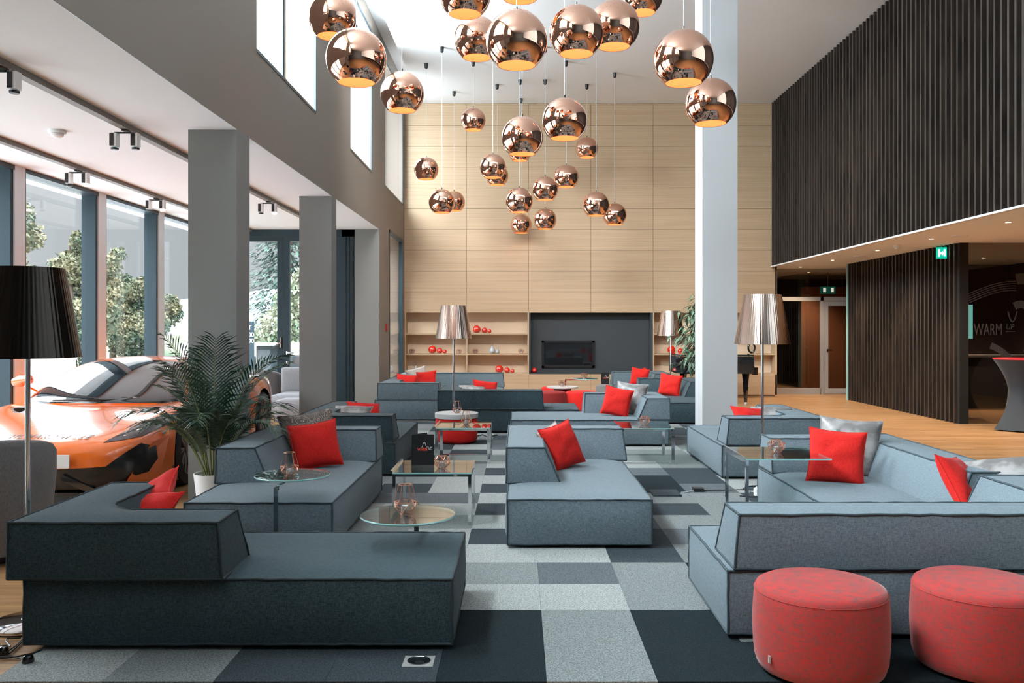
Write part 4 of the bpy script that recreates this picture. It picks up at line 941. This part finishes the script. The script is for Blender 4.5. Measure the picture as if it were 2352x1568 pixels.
bv, bf = loft(BODY, True); me = bpy.data.meshes.new('b'); me.from_pydata(bv, [], bf)
bm = bmesh.new(); bm.from_mesh(me); bmesh.ops.recalc_face_normals(bm, faces=bm.faces); bm.to_mesh(me); bm.free()
me = evaluated(me, [('SUBSURF', {'levels': 3, 'render_levels': 3})])
cut = MB()
def xcyl(mb, x0, x1, s, z, r, n=40):
    v = [(x, s+r*math.cos(2*PI*j/n), z+r*math.sin(2*PI*j/n)) for x in (x0, x1) for j in range(n)]
    mb.add(v, [tuple(range(n)), tuple(range(n, 2*n))[::-1]]+[(j, n+j, n+(j+1)%n, (j+1)%n) for j in range(n)])
for sd in (1, -1):
    for s, r in ((0, .385), (2.67, .385)): xcyl(cut, sd*.58, sd*1.15, s, .35, r)
cme = cut.mesh('cut', car_k); bm = bmesh.new(); bm.from_mesh(cme); bmesh.ops.recalc_face_normals(bm, faces=bm.faces); bm.to_mesh(cme); bm.free()
cobj = bpy.data.objects.new('cut', cme); COL.objects.link(cobj)
me = evaluated(me, [('BOOLEAN', {'operation': 'DIFFERENCE', 'object': cobj, 'solver': 'EXACT'})]); bpy.data.objects.remove(cobj)
me.materials.clear(); me.materials.append(car_o); me.materials.append(car_k)
def body_class(c, n):
    x, s, z = abs(c.x), c.y, c.z
    for cs in (0, 2.67):
        if x > .5 and math.hypot(s-cs, z-.35) < .389 and (abs(n.x) < .3 or x < .6): return 1
    if z < .15: return 1
    if s < -.28:
        lim = .30+.19*max(0, min(1, (x-.58)/.28))
    if z < .24: return 1
    if s > 1.55 and s < 2.1 and x > .8 and .35 < z < .74: return 1
    return 0
for p in me.polygons: p.material_index = body_class(p.center, p.normal)
smooth_me(me, 30)
bvh = BVHTree.FromPolygons([v.co for v in me.vertices], [p.vertices for p in me.polygons])
car = thing('sports_car', (-4.11, 8.40, 0), 'orange sports car parked behind the columns on the left', 'car', None, math.radians(1.3))
link('body', me, car)
gv, gf = loft(CAB, False); gm = bpy.data.meshes.new('g'); gm.from_pydata(gv, [], gf)
bm = bmesh.new(); bm.from_mesh(gm); bmesh.ops.recalc_face_normals(bm, faces=bm.faces); bm.to_mesh(gm); bm.free()
gm = evaluated(gm, [('SUBSURF', {'levels': 4, 'render_levels': 4})]); gm.materials.clear()
for m in (car_o, car_g): gm.materials.append(m)
def cab_class(c, n):
    x, s, z = abs(c.x), c.y, c.z
    if z < .80 and s > .5: return 0
    if s < 1.12 and x < .79-.30*max(0, s-.30) and n.z > .2: return 1
    if .72 < s < 2.0 and n.z < .62 and z > .84 and x > .5: return 1
    if 2.15 < s < 2.8 and x < .34: return 1
    return 0
for p in gm.polygons: p.material_index = cab_class(p.center, p.normal)
smooth_me(gm, 40); link('cabin', gm, car)
def project(poly, name, m, direction, n=14, off=.004, origin_far=None):
    """patch whose outline lies in (x,z) (cast along +s) or (x,s) (cast down) draped over the body"""
    bmp = bmesh.new(); f = bmp.faces.new([bmp.verts.new((a, b, 0)) for a, b in poly])
    xs = [a for a, b in poly]; zs = [b for a, b in poly]
    for ax, lo, hi in ((0, min(xs), max(xs)), (1, min(zs), max(zs))):
        for q in range(1, n):
            no = [0, 0, 0]; no[ax] = 1; c = [0, 0, 0]; c[ax] = lo+(hi-lo)*q/n+.0001
            bmesh.ops.bisect_plane(bmp, geom=bmp.verts[:]+bmp.edges[:]+bmp.faces[:], dist=1e-6, plane_co=c, plane_no=no)
    for v in bmp.verts:
        if direction == 'front': o_, d_ = Vector((v.co.x, -3, v.co.y)), Vector((0, 1, 0))
        else: o_, d_ = Vector((v.co.x, v.co.y, 3)), Vector((0, 0, -1))
        h = bvh.ray_cast(o_, d_)
        v.co = (h[0]+h[1]*off) if h[0] is not None else Vector((v.co.x, -.2, v.co.y))
    bmesh.ops.recalc_face_normals(bmp, faces=bmp.faces); q = bpy.data.meshes.new(name); bmp.to_mesh(q); bmp.free(); q.materials.append(m); smooth_me(q, 60)
    return link(name, q, car)
project([(-.80, .50), (-.60, .335), (0, .31), (.62, .335), (.82, .50), (.90, .46), (.93, .155), (0, .145), (-.93, .155), (-.90, .46)], 'front_intake', car_k, 'front', 30, .005)
for sd in (1, -1):
    hp = [(.555, .520), (.70, .535), (.80, .55), (.875, .59), (.91, .645), (.895, .69), (.835, .70), (.74, .655), (.64, .585)]
    h = project([(sd*a, b) for a, b in hp], 'headlamp', hl_m, 'front')
    for a, b, r in ((.68, .565, .014), (.75, .60, .018), (.83, .64, .022)):
        q = bvh.ray_cast(Vector((sd*a, -3, b)), Vector((0, 1, 0)))[0]
        if q: o = MB().lathe([(0, -r*.5), (r, 0), (0, r*.5)], q+Vector((0, -.004, 0)), 12).build('lamp_lens', chrome, None, local=True); o.parent = h
    MB().add([(sd*.76, -.98, .165), (sd*.77, -.98, .215), (sd*.89, -.76, .50), (sd*.965, -.55, .54), (sd*.965, -.48, .20), (sd*.93, -.72, .165),
              (sd*.76, -.90, .165), (sd*.77, -.90, .215), (sd*.89, -.68, .50), (sd*.945, -.5, .54), (sd*.93, -.44, .20), (sd*.90, -.64, .165)],
             [(0,1,2,3,4,5), (11,10,9,8,7,6)]+[(i, i+6, (i+1)%6+6, (i+1)%6) for i in range(6)]).build('bumper_blade', car_o, car, local=True)
    MB().bar((sd*.28, -1.10, .26), (sd*.52, -1.04, .13), .10, .05).build('intake_vane', hl_m, car, local=True)
    # mirror
    mr = MB().lathe([(0, -.10), (.05, -.08), (.075, 0), (.055, .08), (0, .10)], (0, 0, 0), 16).build('mirror', car_o, car, smooth=True, local=True)
    mr.location = (sd*.97, .62, .955); mr.rotation_euler = (math.radians(10), math.radians(80), 0); mr.scale = (.85, .9, 1.15)
    MB().bar((sd*.76, .66, .80), (sd*.93, .62, .91), .035, .02).build('mirror_arm', car_o, car, local=True)
MB().box(-.93, .93, -1.06, .2, .085, .115).build('splitter', car_k, car, local=True)
MB().box(-.14, .36, -1.150, -1.135, .335, .445).build('number_plate', mat('plate_white', (.55, .55, .53), .5), car, local=True)
MB().tube([(-.45, .20, .785), (-.1, .18, .795), (.05, .20, .79)], .008).tube([(.0, .22, .785), (.42, .30, .80)], .007).build('wiper', car_k, car, local=True)
for sd in (1, -1):
    for s in (0, 2.67):
        t = MB(); RW = .345; x1 = sd*.955; x0 = sd*.70
        prf = [(.245, 0), (.30, .0), (.335, .015), (RW, .05), (RW, .20), (.33, .24), (.28, .25)]
        n = 44; vs = [(x1-sd*dx, s+r*math.cos(2*PI*j/n), RW+r*math.sin(2*PI*j/n)) for r, dx in prf for j in range(n)]
        t.add(vs, [(i*n+j, i*n+(j+1)%n, (i+1)*n+(j+1)%n, (i+1)*n+j) for i in range(len(prf)-1) for j in range(n)])
        w = t.build('wheel', tyre_m, car, smooth=True, local=True, merge=True)
        rm = MB(); vs = [(x1-sd*dx, s+r*math.cos(2*PI*j/n), RW+r*math.sin(2*PI*j/n)) for r, dx in ((.25, -.002), (.238, .004), (.232, .05), (.225, .12)) for j in range(n)]
        rm.add(vs, [(i*n+j, i*n+(j+1)%n, (i+1)*n+(j+1)%n, (i+1)*n+j) for i in range(3) for j in range(n)])
        for k in range(10):
            for da in (-.10, .10):
                a = 2*PI*k/10+da*1.0; a2 = 2*PI*k/10+da*.3
                rm.bar((x1-sd*.012, s+.24*math.cos(a), RW+.24*math.sin(a)), (x1-sd*.045, s+.045*math.cos(a2), RW+.045*math.sin(a2)), .016, .012, up=(1, 0, 0))
        xcyl(rm, x1-sd*.02, x1-sd*.07, s, RW, .05, 20)
        o = rm.build('rim', rim_m, None, local=True); o.parent = w
        br = MB(); xcyl(br, x1-sd*.10, x1-sd*.12, s, RW, .17, 30); o = br.build('brake_disc', mat('brake_steel', (.10, .095, .09), .5, .7), None, local=True); o.parent = w
# lettering across the nose, draped on the body
c = bpy.data.curves.new('l', 'FONT'); c.body = 'RICHARD MILLE'; c.size = .115; c.shear = .3; c.align_x = 'CENTER'; c.offset = .0015; c.space_character = 1.25
o = bpy.data.objects.new('l', c); COL.objects.link(o); dg = bpy.context.evaluated_depsgraph_get(); dg.update()
tme = bpy.data.meshes.new_from_object(o.evaluated_get(dg), depsgraph=dg); bpy.data.objects.remove(o)
for v in tme.vertices:
    h = bvh.ray_cast(Vector((v.co.x*.72+.06, -.93+v.co.y*1.25, 3)), Vector((0, 0, -1)))
    v.co = (h[0]+Vector((0, -.001, .004))) if h[0] is not None else Vector((v.co.x, -.9, .5))
tme.materials.clear(); tme.materials.append(car_k); link('lettering', tme, car)

# ------------------------------------------------------------------ outside
gr_m = mat('pale_gravel', (.42, .41, .39), .9); speckle(gr_m, 3, (.34, .35, .35), (.46, .47, .47), 0, (1, 1, 1), 4)
structure(B('ground', gr_m, -160, -6.0, -30, 190, -.3, -.05), 'pale ground outside the windows')
structure(B('ground_end', gr_m, -6.0, -2.9, 15.72, 190, -.3, -.05), 'pale terrace outside the doors')
def leafmat(name, lo, hi): m = mat(name, hi, .8); return speckle(m, 1.1, lo, hi, 0, (1, 1, 1), 4, contrast=(.38, .62))
lf_g = leafmat('conifer_needles', (.022, .052, .040), (.075, .125, .098)); lf_l = leafmat('pale_shrub_leaves', (.10, .15, .09), (.27, .27, .19)); lf_o = leafmat('autumn_leaves', (.040, .072, .042), (.175, .155, .085))
def blob_tree(x, y, clumps, n, size, m, label, name='tree', trunk=None, seed=0):
    rnd = random.Random(seed); mb = MB(); tot = sum(r**2 for _, _, _, r in clumps)
    t = thing(name, (x, y, -.05), label, 'tree', 'trees outside')
    for cx, cy2, cz, r in clumps:
        for k in range(int(n*r*r/tot)):
            u = rnd.uniform(-1, 1); a = rnd.uniform(0, 2*PI); q = math.sqrt(1-u*u); rr_ = r*rnd.uniform(.55, 1.05)
            p = Vector((x+cx+rr_*q*math.cos(a), y+cy2+rr_*q*math.sin(a), cz+rr_*u*.9)); s = size*rnd.uniform(.5, 1.2)
            d1 = Vector((rnd.uniform(-1, 1), rnd.uniform(-1, 1), rnd.uniform(-1, 1))).normalized(); d2 = d1.cross(Vector((rnd.uniform(-1, 1), rnd.uniform(-1, 1), rnd.uniform(-1, 1)))).normalized()
            mb.add([p-d1*s, p+d2*s*.6, p+d1*s, p-d2*s*.6], [(0, 1, 2, 3)])
    mb.build('foliage', m, t); top = max(c[2] for c in clumps)
    MB().tube([(x, y, -.05), (x+.05, y, top*.5), (x, y, top)], [.02*top+.06, .015*top+.04, .02], 8).build('trunk', bark, t)
def conifer(x, y, h, r, label, seed):
    rnd = random.Random(seed); mb = MB(); t = thing('conifer', (x, y, -.05), label, 'tree', 'trees outside')
    for k in range(9000):
        f = rnd.random()**.75; z = h*(1-f)*.97+.25; rr_ = r*(f*.95+.05)*rnd.uniform(.5, 1.08)*(1-.18*math.sin(z*7+rnd.uniform(-.4, .4))); a = rnd.uniform(0, 2*PI)
        p = Vector((x+rr_*math.cos(a), y+rr_*math.sin(a), z)); s = rnd.uniform(.07, .17); d = Vector((math.cos(a), math.sin(a), rnd.uniform(-.9, .1))).normalized(); w = d.cross(Vector((0, 0, 1))).normalized()
        mb.add([p, p+d*s+w*s*.45, p+d*s*2, p+d*s-w*s*.45], [(0, 1, 2, 3)])
    mb.build('foliage', lf_g, t); MB().tube([(x, y, -.05), (x, y, h)], [.16, .02], 8).build('trunk', bark, t)
conifer(-8.6, 33, 9.5, 2.3, 'tall dark conifer beyond the glazed doors, left one', 21); conifer(-6.1, 31, 8.5, 1.9, 'tall dark conifer beyond the glazed doors, right one', 22)
blob_tree(-7.2, 27.5, [(0, 0, 1.4, 1.0), (.3, 0, 2.4, .75), (.8, .2, 3.0, .7), (-.6, 0, .8, .8)], 4500, .10, lf_l, 'pale leafy shrub in front of the conifers', 'shrub', seed=3)
blob_tree(-4.6, 24.5, [(0, 0, 1.3, .9), (.1, 0, 2.4, .8), (.3, 0, 3.3, .5), (-.6, 0, .8, .6)], 4500, .09, lf_l, 'pale shrub seen between the second and last column', 'shrub', seed=4)
rb = random.Random(2)
for x, y, h, w, lab, sd in ((-14.6, 25.5, 5.2, 1.9, 'autumn tree seen through the leftmost wide window', 5), (-12.4, 24.2, 4.2, 1.3, 'green and brown tree at the right of the leftmost window', 6), (-17.6, 38, 5.0, 1.7, 'tree behind the street lamp in the middle window', 7), (-19.6, 33, 6.2, 2.0, 'far left tree partly hidden by the black lampshade', 8), (-15.6, 37, 3.6, 1.5, 'low tree at the right of the middle window', 9)):
    cl = [(rb.uniform(-.6, .6)*w, rb.uniform(-.6, .6)*w, h*(.22+.60*k/8), w*(.62-.04*k)*rb.uniform(.8, 1.15)) for k in range(9)]+[(rb.uniform(-.3, .3)*w, 0, h*.93, w*.22)]
    blob_tree(x, y, cl, 12000, .085, lf_o, lab, seed=sd)
hill = MB(); n = 60; rnd = random.Random(8)
v = [(-140+k*2.6, 150+rnd.uniform(-2, 2), 6+2.2*math.sin(k*.16+1.2)+.5*rnd.random()) for k in range(n)]
hill.add([(x, y-25, -.3) for x, y, z in v]+v+[(x, y+60, z*.9) for x, y, z in v], [(i, i+1, n+i+1, n+i) for i in range(n-1)]+[(n+i, n+i+1, 2*n+i+1, 2*n+i) for i in range(n-1)])
structure(hill.build('hills', mat('hazy_hill', (.16, .21, .22), .95)), 'hazy wooded hills on the horizon')
tag(B('hedge', lf_l, -26, -9, 46, 48, -.05, 1.1), 'low pale hedge on the horizon', 'hedge')
sw = mat('dry_stone_wall', (.5, .47, .42), .9); b = sw.node_tree.nodes['Principled BSDF']
tc = N(sw, 'ShaderNodeTexCoord'); mp = N(sw, 'ShaderNodeMapping'); mp.inputs['Rotation'].default_value = (PI/2, 0, 0); br = N(sw, 'ShaderNodeTexBrick'); br.inputs['Scale'].default_value = 1; br.inputs['Brick Width'].default_value = .42; br.inputs['Row Height'].default_value = .2; br.inputs['Mortar Size'].default_value = .014
br.inputs['Color1'].default_value = (.60, .57, .52, 1); br.inputs['Color2'].default_value = (.42, .36, .28, 1); br.inputs['Mortar'].default_value = (.22, .20, .17, 1)
L(sw, tc.outputs['Object'], mp.inputs[0]); L(sw, mp.outputs[0], br.inputs['Vector']); L(sw, br.outputs['Color'], b.inputs['Base Color'])
tag(B('stone_wall', sw, -14.0, -10.35, 20.0, 20.5, -.05, 1.0), 'rough stone wall outside behind the car', 'wall')
tag(MB().box(-8.5, -2.95, 22.0, 22.12, .95, 1.12).box(-8.5, -2.95, 22.03, 22.09, -.05, .95, 1).build('fence', [mat('white_rail', (.75, .74, .72), .6), sw]), 'pale fence with a white top rail outside the doors', 'fence')
lp = thing('street_lamp', (-18.1, 39.8, -.05), 'pale street lamp seen through the middle window', 'street lamp'); pl = mat('pale_lamp_paint', (.62, .63, .62), .5)
MB().tube([(-18.1, 39.8, -.05), (-18.1, 39.8, 3.45)], .05, 8).build('pole', pl, lp); MB().bar((-19.1, 39.8, 3.55), (-17.9, 39.8, 3.52), .26, .2).build('lamp_head', pl, lp)
rattan = mat('dark_rattan', (.035, .055, .065), .7)
gt = thing('garden_table', (-5.35, 18.9, -.05), 'dark garden table with a pale top on the terrace', 'table'); MB().box(-5.75, -4.95, 18.5, 19.3, 1.12, 1.16).build('tabletop', pl, gt); B('base', rattan, -5.6, -5.1, 18.7, 19.1, -.05, 1.12, parent=gt)
def gchair(x, y, lab, g='garden chairs'):
    t = thing('garden_chair', (x, y, -.05), lab, 'chair', g)
    B('seat', rattan, x-.27, x+.27, y-.25, y+.25, .30, .44, parent=t); B('backrest', rattan, x-.27, x+.27, y+.2, y+.27, .44, .92, parent=t)
    for a, c_ in ((-.24, -.22), (.24, -.22), (-.24, .22), (.24, .22)): B('leg', rattan, x+a-.025, x+a+.025, y+c_-.025, y+c_+.025, -.05, .30, parent=t)
    for a in (-.27, .22): B('armrest', rattan, x+a, x+a+.05, y-.25, y+.2, .60, .64, parent=t)
gchair(-4.75, 17.7, 'dark garden chair nearest the glazed doors'); gchair(-5.6, 17.5, 'dark garden chair left of the garden table'); gchair(-4.6, 18.2, 'dark garden chair half behind another on the terrace')
sb = thing('sign_board', (-5.33, 17.2, -.05), 'dark upright sign board with white letters outside the doors', 'sign'); B('board', mat('petrol_board', (.02, .05, .07), .5), -5.52, -5.20, 17.2, 17.24, .5, 1.62, parent=sb); B('post', alu, -5.40, -5.36, 17.25, 17.28, -.05, 1.5, parent=sb)
for k, (s_, z) in enumerate((('T', 1.46), ('00', 1.32), ('00', 1.20))): text(s_, .12, (.02, -.01, z+.05), pot_m, sb, 'lettering')
